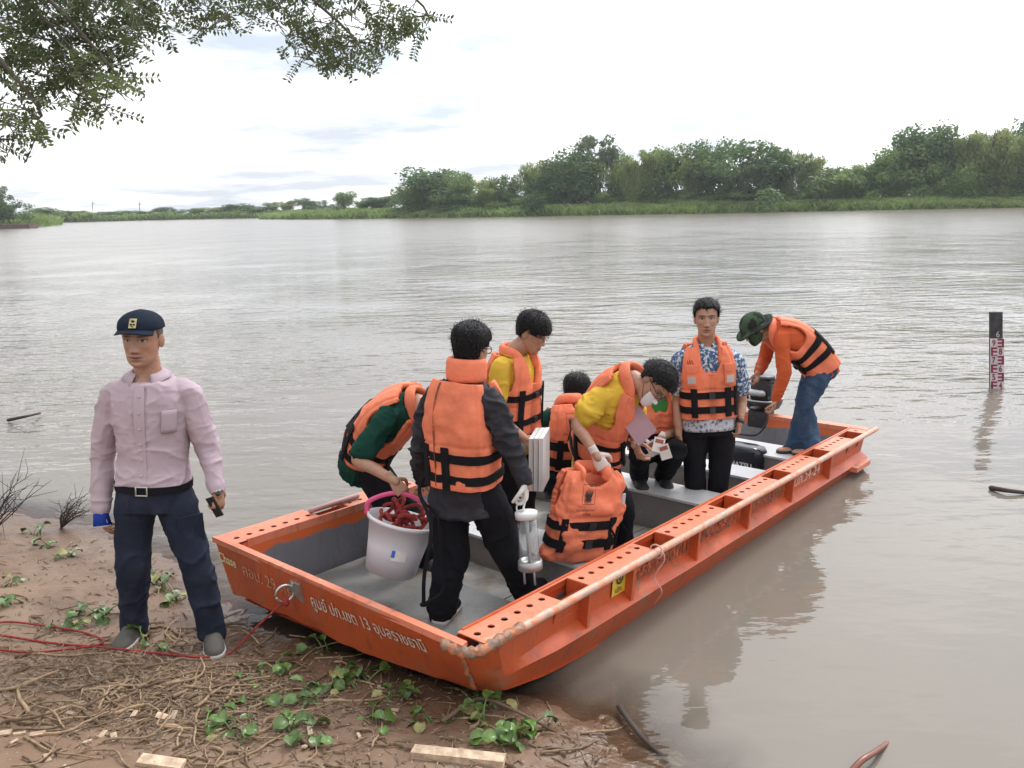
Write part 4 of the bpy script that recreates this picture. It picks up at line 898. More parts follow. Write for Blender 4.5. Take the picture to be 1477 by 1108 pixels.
p.collar(M['pink'], .072, .036, .48, t=.975); ta, tb = groundpt(160, 945), groundpt(312, 958)
p.shoes(ta, tb, M['shoe'], M['solew'], None, .085, .28, .050)
c, X, F, T = p.t.fr(.075)
def band(t, h, off, m, name, pr, th0=0, th1=2 * math.pi, n=60, root=None):
    g = Geo(); rows = [[pr.t.S(t + dt / pr.t.len, a, off + e) for a in np.linspace(th0, th1, n)] for dt, e in ((-h / 2, 0), (-h / 2, .005), (h / 2, .005), (h / 2, 0))]
    return obj(name, g.loft(rows, cap=False, closed=False), m, root or pr.root, smooth=False)
blt = band(.075, .038, .020, M['blk'], 'belt', p)
g = Geo(); bc = p.t.S(.075, math.pi / 2, .028); cX, cF, cT = p.t.fr(.075)[1:]
for a, b in (((-.028, -.022), (.028, -.022)), ((.028, -.022), (.028, .022)), ((.028, .022), (-.028, .022)), ((-.028, .022), (-.028, -.022))): g.tube([bc + cX * a[0] + cT * a[1], bc + cX * b[0] + cT * b[1]], .004, 6)
obj('belt_buckle', g, M['steel'], blt)
g = Geo()                                                     # button placket, buttons, chest pocket
pl = [[p.t.S(t, math.pi / 2 + a, .0235) for a in (-.10, .10)] for t in np.linspace(.11, .93, 14)]
obj('placket', g.loft(pl, cap=False, closed=False), M['pink'], p.root)
for t in np.linspace(.2, .85, 6): obj('button', Geo().ell(p.t.S(t, math.pi / 2, .026), np.eye(3), [.006, .006, .006], 5, 8), M['solew'], p.root)
pk = [[p.t.S(t, a, .024) for a in np.linspace(.62, 1.08, 8)] for t in np.linspace(.55, .74, 6)]
o = obj('chest_pocket', Geo().loft(pk, cap=False, closed=False), M['pink'], p.root); sm = o.modifiers.new('t', 'SOLIDIFY'); sm.thickness = .004
# cap
cp = obj('cap', dome(p.hd, .046, .014, flat=.016), M['cap'], p.root); cap_visor(p.hd, .060, .058, 'visor', cp, M['cap'], .25)
g = Geo(); q = []
for x, z in ((-.015, .068), (.015, .068), (.015, .106), (-.015, .106)):
    q.append(p.hd.p(x - .008, .116 - (z - .06) * .62, z))
em = obj('cap_badge', g.add(q, [(0, 1, 2, 3)]), M['gold'], cp, smooth=False)
g = Geo(); 
for x, z, r in ((0, .094, .008), (-.006, .082, .006), (.006, .082, .006), (0, .074, .004)): g.ell(p.hd.p(x - .008, .1175 - (z - .06) * .62, z), [p.hd.X, p.hd.F, p.hd.U], [r, .002, r], 5, 8)
obj('badge_figure', g, M['dgreen'], em)
obj('hair', p.hd.hair(strands=0, front=.08, side=-.005, back=-.05, thick=.004, spike=.003, top=-.004), M['hair_g'], p.root)
# wrist brace, watch, thigh pocket flap
d = nrm(p.J['wa'] - p.J['ea']); g = Geo().tube([p.J['wa'] - d * .035, p.J['wa'] + d * .02, p.J['wa'] + nrm(d + np.array([.12, 0, 0])) * .075], [.040, .038, .046], 16, round_=False); obj('wrist_brace', g, M['blue_br'], p.root)
obj('brace_trim', Geo().tube([p.J['wa'] - d * .042, p.J['wa'] - d * .033], [.0425, .0425], 16, round_=False), M['solew'], p.root)
obj('brace_trim', Geo().tube([p.J['wa'] + nrm(d + np.array([.12, 0, 0])) * .072, p.J['wa'] + nrm(d + np.array([.12, 0, 0])) * .080], [.048, .047], 16, round_=False), M['solew'], p.root)
d = nrm(p.J['wb'] - p.J['eb']); wt = obj('wrist_watch', Geo().tube([p.J['wb'] + d * .0, p.J['wb'] + d * .022], [.0305, .030], 18, round_=False), M['watch'], p.root)
obj('watch_face', Geo().ell(p.J['wb'] + d * .012 + np.array([.012, -.028, .0]), [d, np.cross(d, [0, 1, 0]), np.array([0, 1.0, 0])], [.016, .016, .006], 6, 14), M['lens'], wt)
kn = p.J['hb'] * .62 + p.J['kb'] * .38; g = Geo().box(kn + np.array([.075, -.070, -.0]), [nrm((.75, .55, 0)), nrm((-.55, .75, 0)), UPZ], [.065, .008, .03]).box(kn + np.array([.078, -.062, -.09]), [nrm((.75, .55, 0)), nrm((-.55, .75, 0)), UPZ], [.06, .007, .075])
obj('cargo_pocket', g, M['navy'], p.root, smooth=False)
HP1 = p.J['wb'] + np.array([.012, -.045, -.085])

# ---- 2: man in dark green stooping over the bucket
f0 = floorpt(613, 822); f1 = floorpt(570, 800)
Y2 = float(f0[1])
p = Person(Y2, {'ha': (527, 664, -.02), 'hb': (521, 650, .17), 'nk': (600, 581, -.22), 'sa': (560, 602, -.32), 'sb': (598, 575, .06), 'ea': (515, 662, -.40), 'eb': (622, 640, .0), 'wa': (566, 692, -.52), 'wb': (606, 686, -.15),
                'ka': (588, 742, -.12), 'kb': (560, 735, .12), 'aa': f0 + UPZ * .09, 'ab': f1 + UPZ * .09}, (1, -.3, -.8), ((634, 592, -.36), (.75, -.35, -.75), (.6, -.25, .6)),
           'man in dark green shirt and orange life jacket stooping to hold a bucket', curve=.04, zbase=float(f0[2]))
dims(p, 'P2')
p.hand('a', (.55, -.2, -.65), (.0, .9, -.5), 1, 1.15, thumb=.9).hand('b', (.2, -.5, -.8), (-.8, 0, 0), 1, .9).body()
p.shirt(M['dgreen'], .80, t0=-.16, off=.012, seed=12, amp=.016, low=.012); p.pants(M['blk'], top=.05, hem=.07, knee=.082, thigh=.105)
p.shoes(f0 + np.array([.25, -.2, 0]), f1 + np.array([.25, -.2, 0]), M['sole'], M['sole'], float(f0[2]) + .004)
p.hairdo(seed=2)
v = Vest(p.t, p.root, .10, 1.0); v.shell(.5, .26, .12, seed=12).straps((.20, .38)); v.nape(); v.text('ปภ.', .66, 1.1, .11, .045); v.patch(.42, .52, .75, 1.1, M['silver'], 'reflective_patch', ex=.008)
P2HAND = p.J['wa'] + nrm(np.array((.55, -.2, -.65))) * .085

# ---- 3: man in charcoal jacket, back turned, high collared life jacket
f0 = floorpt(640, 893, FL + .035); f1 = floorpt(760, 872)
Y3 = float(f0[1]); zf = float(f0[2])
p = Person(Y3, {'ha': (645, 706, .07), 'hb': (697, 708, -.02), 'nk': (671, 546, .02), 'sa': (625, 582, .11), 'sb': (709, 584, -.09), 'ea': (606, 650, .18), 'eb': (738, 648, -.10), 'wa': (612, 690, .36), 'wb': (757, 694, -.14),
                'ka': (652, 797, .04), 'kb': (730, 792, .06), 'aa': f0 + UPZ * .09, 'ab': f1 + UPZ * .09}, (.25, 1, 0), ((680, 503, .05), (.62, .85, -.25), (.05, .1, 1)),
           'man in charcoal jacket with high collared orange life jacket seen from behind', curve=.01, wide=.93, zbase=zf)
dims(p, 'P3')
p.hand('a', (.1, .6, -.6), (1, 0, 0), 1, .9).hand('b', (.03, -.05, -1), (-1, .1, 0), -1, 1.0, M['white_gl']).body()
p.shirt(M['jacket'], 1.0, t0=-.17, off=.022, flare=.06, seed=21, amp=.020, low=.018, sr=1.14, name='jacket', cuff=1.2); p.pants(M['blk'], top=-.02, hem=.078, knee=.088, thigh=.108, amp=.014)
p.shoes(f0 + np.array([.1, .3, 0]), f1 + np.array([.2, .3, 0]), M['blk'], M['solew'], zf - .004); p.hairdo(seed=5, back=-.075, thick=.015, spike=.005)
g = Geo()                                                    # spectacles
for sd in (-1, 1): g.tube([p.hd.p(sd * .031 + .021 * math.cos(a), .098, .004 + .017 * math.sin(a)) for a in np.linspace(0, 6.3, 16)], .0022, 5).tube([p.hd.p(sd * .052, .094, .008), p.hd.p(sd * .078, .0, .006)], .0022, 5)
obj('spectacles', g, M['lens'], p.root)
v = Vest(p.t, p.root, .09, 1.0, off=.042); v.shell(.5, .26, .0, seed=22, hole=(.58, .97, .42), thick=.034, puff=.016).straps((.19, .37), vert=(math.radians(235), math.radians(268), math.radians(60), math.radians(120)))
v.patch(.12, .98, math.radians(256), math.radians(256.7), M['lett_d'], 'seam', ex=.010, na=3, nt=20)
# collar: padded block standing round the nape
c, X, F, T = p.t.fr(.99); g = Geo(); rings = []
for a in np.linspace(math.radians(180 - 22), math.radians(360 + 22), 30):
    rad = nrm(X * math.cos(a) + F * math.sin(a)); cc = c + X * math.cos(a) * .088 + F * (math.sin(a) * .088 + .01) + T * .0; ring = []
    for b in np.linspace(0, 2 * math.pi, 14, endpoint=False):
        cb, sb_ = math.cos(b), math.sin(b); ring.append(cc + rad * np.sign(cb) * abs(cb) ** .6 * .022 + T * (.055 + np.sign(sb_) * abs(sb_) ** .6 * .062 - .010 * math.exp(-((sb_ - .15) / .12) ** 2) * (cb > 0)))
    rings.append(ring)
obj('collar_pad', Geo().loft(rings), M['vest'], v.o)
pts = spline([v.P(.15, math.radians(215), .01), v.P(.0, math.radians(208), .03), atY(622, 760, Y3 - .14), atY(612, 830, Y3 - .16), atY(611, 872, Y3 - .15)], 20)
obj('hanging_strap', Geo().tube(pts, .012, 8, flat=(1, .25)).tube(spline([pts[6], pts[8] + np.array([.05, 0, -.03]), atY(636, 805, Y3 - .12), atY(640, 850, Y3 - .12), pts[-1]], 16), .010, 8, flat=(1, .25)).ell(pts[-1], np.eye(3), [.022, .014, .014], 6, 10), M['strap'], v.o)
P3HAND = p.J['wb'] + np.array([.005, -.01, -.095])

# ---- 4: young man in yellow polo looking down
bf = floorpt(745, 790); Y4 = 5.22
p = Person(Y4, {'ha': (728, 638, -.06), 'hb': (752, 634, .10), 'nk': (742, 507, .0), 'sa': (722, 530, -.15), 'sb': (756, 524, .18), 'ea': (716, 600, -.18), 'eb': (768, 592, .2), 'wa': (756, 632, -.22), 'wb': (778, 640, .08),
                'ka': (737, 712, -.06), 'kb': (757, 712, .06), 'aa': (730, 782, -.06), 'ab': (752, 785, .06)}, (1, -.45, 0), ((767, 480, -.02), (.86, -.35, -.42), (.35, -.1, .9)),
           'young man in yellow polo and orange life jacket looking down, holding white boards', k=.95, curve=.01)
dims(p, 'P4')
p.hand('a', (.7, -.2, -.6), (0, .6, -.6), 1, .6).hand('b', (.3, -.3, -.8), (-.8, 0, 0), 1, .6).body()
p.shirt(M['yellow'], .62, t0=-.12, off=.010, seed=31); p.pants(M['blk']); p.hairdo(seed=9, front=.022, side=.005, back=-.055, thick=.017, fringe=.006, spike=.004); p.collar(M['yellow'], .060, .03, .5)
p.shoes(p.J['aa'] + np.array([.3, -.1, 0]), p.J['ab'] + np.array([.3, -.1, 0]), M['sole'], M['sole'])
g = Geo()
for sd in (-1, 1): g.tube([p.hd.p(sd * .031 + .021 * math.cos(a), .098, .004 + .017 * math.sin(a)) for a in np.linspace(0, 6.3, 16)], .0016, 5).tube([p.hd.p(sd * .052, .094, .008), p.hd.p(sd * .078, .0, .006)], .0016, 5)
obj('spectacles', g, M['lens'], p.root)
v = Vest(p.t, p.root, .12, 1.0, off=.030); v.shell(.35, .34, .1, seed=31).straps((.28, .56), w=.04).nape(.022, .02)
P4HAND = (p.J['wa'] + p.J['wb']) / 2

# ---- 5: man in yellow T-shirt and face mask bent over, holding up a spare life jacket
f0 = floorpt(897, 800); f1 = floorpt(878, 780); Y5 = float(f0[1])
p = Person(Y5, {'ha': (866, 668, -.04), 'hb': (852, 655, .18), 'nk': (911, 547, -.25), 'sa': (866, 572, -.30), 'sb': (906, 562, .04), 'ea': (832, 612, -.38), 'eb': (925, 618, .0), 'wa': (859, 655, -.52), 'wb': (916, 640, -.22),
                'ka': (897, 730, -.10), 'kb': (875, 722, .12), 'aa': f0 + UPZ * .09, 'ab': f1 + UPZ * .09}, (1, -.5, -.5), ((945, 553, -.34), (.22, -.62, -.80), (.80, -.30, .55)),
           'man in yellow T-shirt, white face mask and orange life jacket bending forward', curve=.05, fat=1.1, zbase=float(f0[2]))
dims(p, 'P5')
p.hand('a', (.45, -.1, -.85), (.2, .8, -.3), 1, .9, M['white_gl']).hand('b', (.2, -.6, -.6), (.5, .5, .3), 1, .6).body()
p.shirt(M['yellow'], .62, t0=-.14, off=.014, seed=41, amp=.016, low=.014, sr=1.08); p.pants(M['blk'], top=.06, hem=.072, knee=.085, thigh=.105)
p.shoes(f0 + np.array([.25, -.25, 0]), f1 + np.array([.25, -.25, 0]), M['sole'], M['sole'], float(f0[2]) + .004); p.hairdo(seed=11, front=.052, back=-.062, thick=.016, spike=.004)
X, Y, Z, th, z = head_grid(84, 112); Yb = face_bumps(X, Y, Z); k0, k1 = np.argmax(z > -.112), np.argmax(z > -.018); a0, a1 = 9, 48     # mask: a skin over nose, mouth and chin
Q = p.hd.w(X[k0:k1, a0:a1] * 1.05, np.maximum(Yb[k0:k1, a0:a1], Y[k0:k1, a0:a1] + .006) + .008 * np.exp(-(X[k0:k1, a0:a1] / .03) ** 2) + .004, Z[k0:k1, a0:a1]); obj('face_mask', Geo().loft(Q, cap=False, closed=False), M['mask'], p.root)
g = Geo()
for sd in (-1, 1): g.tube([p.hd.p(sd * .031 + .023 * math.cos(a), .099, .005 + .017 * math.sin(a)) for a in np.linspace(0, 6.3, 16)], .0022, 5).tube([p.hd.p(sd * .053, .094, .008), p.hd.p(sd * .078, .0, .006)], .0022, 5).tube([p.hd.p(sd * .05, .075, -.03), p.hd.p(sd * .079, -.005, .012)], .0014, 4).tube([p.hd.p(sd * .05, .06, -.08), p.hd.p(sd * .079, -.01, -.03)], .0014, 4)
obj('spectacles', g, M['lens'], p.root)
v = Vest(p.t, p.root, .06, 1.0, off=.034); v.shell(.42, .30, .1, seed=42, hole=(.58, .90, .42)).straps((.17, .37), w=.035).nape(.028, .045)
P5HAND = p.J['wa'] + nrm(np.array((.45, -.1, -.85))) * .09; P5B = p.J['wb']

# ---- 6: person crouching with back turned, emblem on the life jacket
Y6 = 5.85
p = Person(Y6, {'ha': (802, 668, .0), 'hb': (838, 668, .05), 'nk': (822, 584, .05), 'sa': (790, 604, -.02), 'sb': (850, 600, .08), 'ea': (772, 622, .0), 'eb': (862, 640, .2), 'wa': (764, 664, .15), 'wb': (850, 670, .3),
                'ka': (795, 640, .42), 'kb': (838, 640, .42), 'aa': (797, 700, .25), 'ab': (835, 700, .25)}, (.15, 1, -.1), ((832, 566, .16), (.5, .8, -.4), (.15, .4, .9)),
           'person in dark green sleeves crouching, emblem on the back of the orange life jacket', curve=.03)
dims(p, 'P6')
p.hand('a', (-.1, .5, -.8), (1, 0, 0), 1, .7).hand('b', (0, .5, -.8), (-1, 0, 0), 1, .7).body()
p.shirt(M['dgreen'], .55, t0=-.12, seed=51); p.pants(M['blk']); p.hairdo(seed=14)
p.shoes(p.J['aa'] + np.array([.1, .3, 0]), p.J['ab'] + np.array([.1, .3, 0]), M['sole'], M['sole'])
v = Vest(p.t, p.root, .02, 1.0, off=.036); v.shell(.5, .3, .05, seed=52, hole=(.62, .97, .40)).straps((.16, .40), w=.05, vert=(math.radians(240), math.radians(300))); v.nape(.026, .045); v.emblem(.72, math.radians(262), .075); v.text('ช่วยเหลือผู้ประสบภัย', .56, math.radians(262), .13, .022)

# ---- 7: seated person in bright green shirt with gloved hands full of sample bags
Y7 = 6.15
p = Person(Y7, {'ha': (932, 652, .05), 'hb': (958, 652, .08), 'nk': (946, 567, .02), 'sa': (920, 584, .0), 'sb': (972, 584, .04), 'ea': (914, 622, -.05), 'eb': (974, 622, -.02), 'wa': (926, 634, -.28), 'wb': (953, 632, -.26),
                'ka': (922, 652, -.40), 'kb': (976, 650, -.36), 'aa': (922, 684, -.04), 'ab': (958, 684, -.02)}, (0, -1, -.1), ((944, 545, -.06), (-.2, -.8, -.6), (0, -.3, .9)),
           'person in bright green shirt and orange life jacket seated on a bench, sorting papers', k=.95)
dims(p, 'P7')
p.hand('a', (.4, -.5, -.5), (.6, 0, -.6), -1, .6, M['white_gl']).hand('b', (-.4, -.5, -.4), (-.5, 0, -.6), 1, .6, M['white_gl']).body()
p.shirt(M['green'], .55, t0=-.1, seed=61); p.pants(M['blk'], hem=.07); p.hairdo(seed=15)
p.shoes(p.J['aa'] + np.array([0, -.3, 0]), p.J['ab'] + np.array([0, -.3, 0]), M['sole'], M['sole'])
v = Vest(p.t, p.root, .05, 1.0); v.shell(.28, .22, .1, seed=62).straps((.16, .36)).nape(); v.patch(.55, .68, math.radians(48), math.radians(72), M['silver'], 'reflective_patch', ex=.010); v.patch(.55, .68, math.radians(108), math.radians(132), M['silver'], 'reflective_patch', ex=.010)
P7HAND = (p.J['wa'] + p.J['wb']) / 2

# ---- 8: man in printed blue shirt facing the camera
f0 = floorpt(1004, 752); f1 = floorpt(1034, 754); Y8 = float(f0[1])
p = Person(Y8, {'ha': (1000, 612, .0), 'hb': (1042, 612, .0), 'nk': (1019, 495, .02), 'sa': (982, 520, .02), 'sb': (1059, 521, .0), 'ea': (977, 578, .06), 'eb': (1070, 578, .03), 'wa': (979, 622, -.04), 'wb': (1067, 607, -.06),
                'ka': (1002, 678, .0), 'kb': (1038, 680, -.02), 'aa': f0 + UPZ * .09, 'ab': f1 + UPZ * .09}, (0, -1, 0), ((1019, 459, -.02), (-.2, -1, .0), (-.03, 0, 1)),
           'man in printed blue shirt and orange life jacket standing upright facing the bank', curve=.01, zbase=float(f0[2]))
dims(p, 'P8')
p.hand('a', (.03, -.1, -1), (.8, .3, 0), -1, .5).hand('b', (-.1, -.1, -1), (-.8, .3, 0), 1, .6).body()
p.shirt(M['print'], .66, t0=.0, off=.012, seed=71, sr=1.08); p.pants(M['blk'], top=.12, hem=.070, knee=.078, thigh=.100, amp=.006); p.collar(M['print'], .062, .034, .45); p.hairdo(seed=17, front=.064, side=.0, back=-.06, thick=.012, spike=.003)
hm = Geo().loft(p.t.rings(np.linspace(-.06, .10, 6), .022, m=60), cap=False); me = hm.mesh('shirt_hem'); V = hm.V(); o = obj('shirt_hem', me, M['print2'], p.root); sm = o.modifiers.new('t', 'SOLIDIFY'); sm.thickness = .004
p.shoes(f0 + np.array([-.05, -.3, 0]), f1 + np.array([.05, -.3, 0]), M['sole'], M['sole'], float(f0[2]) + .002)
d = nrm(p.J['wb'] - p.J['eb']); obj('wrist_watch', Geo().tube([p.J['wb'] - d * .01, p.J['wb'] + d * .022], [.0315, .031], 16, round_=False), M['lens'], p.root)
v = Vest(p.t, p.root, .09, 1.0, off=.032); v.shell(.40, .34, .1, seed=72, hole=(.60, .97, .44)).straps((.22, .40), w=.05, vert=(math.radians(64), math.radians(118), math.radians(32)))
v.text('ปภ.', .80, math.radians(124), .05, .035)
for a0, a1 in ((50, 74), (108, 132)):
    pk = v.patch(.54, .78, math.radians(a0), math.radians(a1), M['vest'], 'vest_pocket', ex=.020, th=.016, nt=6, na=8); v.patch(.70, .79, math.radians(a0 - 1), math.radians(a1 + 1), M['vest'], 'pocket_flap', ex=.025, th=.006, nt=4, na=8, par=pk); v.patch(.56, .65, math.radians(a0 + 3), math.radians(a1 - 3), M['silver'], 'reflective_patch', ex=.023, nt=2, na=6, par=pk)
v.nape(.022, .03, .12, .10, .082)

# ---- 9: boatman in camouflage hat stooping over the outboard
f0 = floorpt(1148, 652, -.11); f1 = floorpt(1170, 655, -.11); Y9 = float(f0[1])
p = Person(Y9, {'ha': (1186, 532, -.05), 'hb': (1180, 526, .15), 'nk': (1112, 477, .02), 'sa': (1127, 490, -.12), 'sb': (1112, 486, .24), 'ea': (1131, 540, -.16), 'eb': (1102, 520, .25), 'wa': (1119, 577, -.12), 'wb': (1094, 536, .10),
                'ka': (1160, 585, -.08), 'kb': (1160, 578, .14), 'aa': f0 + UPZ * .075, 'ab': f1 + UPZ * .075}, (-1, -.1, -.6), ((1088, 474, .05), (-.85, -.2, -.62), (-.5, -.05, .85)),
           'man in camouflage hat, rust sleeves and jeans stooping over the outboard motor', curve=.05, zbase=float(f0[2]))
dims(p, 'P9')
p.hand('a', (-.25, 0, -1), (-.9, .3, 0), -1, .7).hand('b', (-.2, -.2, -.9), (-.7, 0, 0), 1, .8).body()
p.shirt(M['rust'], 1.0, t0=-.12, seed=81, sr=1.0); p.pants(M['jeans'], top=.06, hem=.085, knee=.070, thigh=.098, amp=.009, stop=.0)
v = Vest(p.t, p.root, -.02, 1.0, off=.034); v.shell(.4, .25, .05, seed=82).straps((.25, .45), w=.05).nape(.026, .03)
hat = obj('sun_hat', dome(p.hd, .030, .016), M['camo'], p.root); g = Geo(); rows = []
for r in np.linspace(0, 1, 5): rows.append([p.hd.p(math.cos(a) * (.086 + .055 * r), -.006 + math.sin(a) * (.105 + .06 * r), .034 - .030 * r + .008 * math.sin(3 * a)) for a in np.linspace(0, 2 * np.pi, 40, endpoint=False)])
o = obj('hat_brim', g.loft(rows, cap=False), M['camo'], hat); sm = o.modifiers.new('t', 'SOLIDIFY'); sm.thickness = .004
X, Y, Z, th, z = head_grid(60, 80); k1 = np.argmax(z > .0); obj('face_scarf', Geo().loft(p.hd.w(X[:k1] * 1.08, Y[:k1] * 1.08, Z[:k1]), cap=True), M['camo'], p.root)
for q in 'ab':                                                # flip-flops on bare feet
    an = p.J['a' + q]; toe = an + np.array([-.3, -.06, 0]); ft, so = shoe(Geo(), an, toe, an[2] - .072, .25, .042, .05)
    me = ft.mesh('foot'); set_col(me, np.tile(np.array(SK), (len(ft.V()), 1))); fo = obj('foot', me, M['skin'], p.root); sl_ = obj('flip_flop', so, M['sole'], p.root)
    d = nrm(toe - an); s_ = np.array([-d[1], d[0], 0]); b0 = an - d * .075 + d * .17; b0[2] = an[2] - .072
    obj('toe_strap', Geo().tube(spline([b0 - s_ * .042 + UPZ * .028 - d * .05, b0 + UPZ * .058 - s_ * .012, b0 + d * .03 + UPZ * .05], 8), .006, 6).tube(spline([b0 + s_ * .042 + UPZ * .028 - d * .05, b0 + UPZ * .058 + s_ * .012, b0 + d * .03 + UPZ * .05], 8), .006, 6), M['sole'], sl_)
P9HAND = p.J['wa'] + np.array([-.02, 0, -.09])
# ================================================================== PROPS
def nrm_rows(a): return a / (np.linalg.norm(a, axis=1)[:, None] + 1e-9)
def glass_mat(name, tint=(.93, .95, .95), refl=.12):
    m = bpy.data.materials.new(name); m.use_nodes = True; t = m.node_tree; t.nodes.clear(); nn = t.nodes.new; L = t.links.new
    o = nn('ShaderNodeOutputMaterial'); tr = nn('ShaderNodeBsdfTransparent'); tr.inputs[0].default_value = (*tint, 1); gl = nn('ShaderNodeBsdfGlossy'); gl.inputs['Roughness'].default_value = .05
    lw = nn('ShaderNodeLayerWeight'); lw.inputs[0].default_value = .35; ad = nn('ShaderNodeMath'); ad.operation = 'MULTIPLY_ADD'; ad.inputs[1].default_value = .38; ad.inputs[2].default_value = refl * .5; L(lw.outputs['Facing'], ad.inputs[0])
    mx = nn('ShaderNodeMixShader'); L(ad.outputs[0], mx.inputs[0]); L(tr.outputs[0], mx.inputs[1]); L(gl.outputs[0], mx.inputs[2]); L(mx.outputs[0], o.inputs[0]); return m
M['clear'] = glass_mat('clear_acrylic'); M['lilac_pl'] = mat('lilac_white_plastic', (.68, .67, .69), rough=.35, var=.06); M['pinkpl'] = mat('hot_pink_plastic', (.75, .10, .26), rough=.35)
M['redrope'] = mat('red_rope', (.33, .035, .028), rough=.8, var=.35, vs_=60, bump=.8, bs=160); M['whitepl'] = mat('white_plastic', (.66, .66, .65), rough=.45, var=.08)
M['pinkpaper'] = mat('pink_board', (.38, .23, .26), rough=.7); M['paper'] = mat('white_paper', (.70, .66, .63), rough=.7); M['label_r'] = mat('brown_label_print', (.30, .10, .07), rough=.7)
M['metal_d'] = mat('dark_engine_metal', (.05, .05, .055), rough=.35, metal=.5, var=.3, vs_=30); M['alu'] = mat('bare_aluminium', (.42, .42, .41), rough=.35, metal=.7, var=.2)
def circ(c, A, B, r, n=28): return [np.asarray(c) + r * (math.cos(t) * A + math.sin(t) * B) for t in np.linspace(0, 2 * np.pi, n, endpoint=False)]
def perp(ax):
    ax = nrm(ax); a = nrm(np.cross(ax, [0, 1.0, 0.02])); return a, np.cross(ax, a)
# bucket hanging from the stooping man's hand
YB = float(P2HAND[1]); b0 = atY(563, 823, YB - .02); b1 = atY(581, 748, YB + .02); ax = nrm(b1 - b0); A, B = perp(ax); hb = float(np.linalg.norm(b1 - b0)); r1 = .195; r0 = .145
bk = thing('bucket', b0, 'lilac white plastic bucket with pink handle held over the boat floor', 'bucket')
g = Geo(); prof = [(0, r0 - .01), (0.0, r0), (.5, (r0 + r1) / 2 - .003), (.93, r1 - .006), (.93, r1 + .008), (1.0, r1 + .010), (1.0, r1 - .004), (.5, (r0 + r1) / 2 - .008), (.03, r0 - .006), (.03, .001)]
g.loft([circ(b0 + ax * hb * t, A, B, r, 40) for t, r in prof]); obj('pail', g, M['lilac_pl'], bk)
ea, eb = b1 - ax * .015 - A * (r1 + .012) * (1 if A[0] > 0 else -1), b1 - ax * .015 + A * (r1 + .012) * (1 if A[0] > 0 else -1)
top = P2HAND + np.array([0, 0, -.012]); pts = spline([ea, ea * .72 + top * .28 + np.array([-.03, 0, .045]), top, eb * .72 + top * .28 + np.array([.04, 0, .045]), eb], 30)
obj('handle', Geo().tube(pts, .011, 8, flat=(1.3, .7)), M['pinkpl'], bk)
q = b0 + ax * hb * .45; nv = nrm(np.array([.25, -1, 0]) - ax * (np.array([.25, -1, 0]) @ ax)); tv = np.cross(nv, ax); rr = r0 + (r1 - r0) * .45
st = obj('label', Geo().add([q + nv * rr * math.cos(a) - tv * rr * math.sin(a) + nv * .003 + ax * z for z in (-.03, .03) for a in np.linspace(-.3, .22, 6)], [(i, i + 1, i + 7, i + 6) for i in range(5)]), M['paper'], bk)
obj('label_mark', Geo().add([q + nv * (rr * math.cos(a) + .005) - tv * rr * math.sin(a) + ax * z for z in (-.012, .028) for a in (-.30, -.18)], [(0, 1, 3, 2)]), mat('blue_print', (.05, .12, .5)), st, smooth=False)
rp_ = Geo(); rr_ = np.random.default_rng(5)
for k in range(9):
    c = b1 - ax * (.03 - .008 * k) + A * rr_.uniform(-.07, .08) + B * rr_.uniform(-.05, .05); r = rr_.uniform(.05, .085); t0 = rr_.uniform(0, 6); tl = nrm(ax + .55 * rr_.normal(size=3)); A2, B2 = perp(tl)
    pts = [c + r * (math.cos(t) * A2 + math.sin(t) * B2 * .8) + ax * .02 * math.sin(2 * t + k) for t in np.linspace(t0, t0 + 5.8, 26)]; rp_.tube(pts, .0115, 8)
    if k == 0: first = pts
pts = spline([b1 + ax * .02 + A * .1 * np.sign(A[0]), b1 + A * np.sign(A[0]) * .20 + ax * .03, b1 + A * np.sign(A[0]) * .235 - ax * .06, b1 + A * np.sign(A[0]) * .2 - ax * .09], 18)
rp_.tube(pts, .0115, 8); tag(obj('rope', rp_, M['redrope']), 'coil of red rope heaped inside the bucket', 'rope')
# water sampler
YS = float(P3HAND[1]); s1 = atY(759, 742, YS - .03); s0 = atY(765, 818, YS - .06); ax = nrm(s1 - s0); A, B = perp(ax); hs = float(np.linalg.norm(s1 - s0)); sm_ = thing('water_sampler', s0, 'clear acrylic water sampling cylinder hanging from a gloved hand', 'sampler')
obj('clear_cylinder', Geo().loft([circ(s0 + ax * hs * t, A, B, r) for t, r in ((.04, .055), (.97, .055), (.97, .051), (.04, .051))], cap=False), M['clear'], sm_)
obj('end_cap', Geo().loft([circ(s1 + ax * z, A, B, r) for z, r in ((-.02, .058), (.012, .060), (.016, .055))]), M['whitepl'], sm_)
obj('end_cap', Geo().loft([circ(s0 + ax * z, A, B, r) for z, r in ((-.012, .060), (-.008, .064), (.035, .064), (.040, .057), (.022, .054), (.02, .01))]), M['alu'], sm_)
obj('rod', Geo().tube([s0, s1], .010, 8), M['alu'], sm_)
for k in range(3): t = k * 2.1; obj('leg', Geo().tube([s0 - ax * .01 + A * .035 * math.cos(t) + B * .035 * math.sin(t), s0 - ax * .085 + A * .035 * math.cos(t) + B * .035 * math.sin(t)], .006, 6), M['alu'], sm_)
obj('line', Geo().tube(spline([s1, s1 + ax * .03 + A * .012, P3HAND + np.array([0, 0, .01])], 8), .006, 6).tube(spline([s1 + A * .04, s1 + A * .045 + ax * .05, P3HAND], 8), .004, 6), M['whitepl'], sm_)
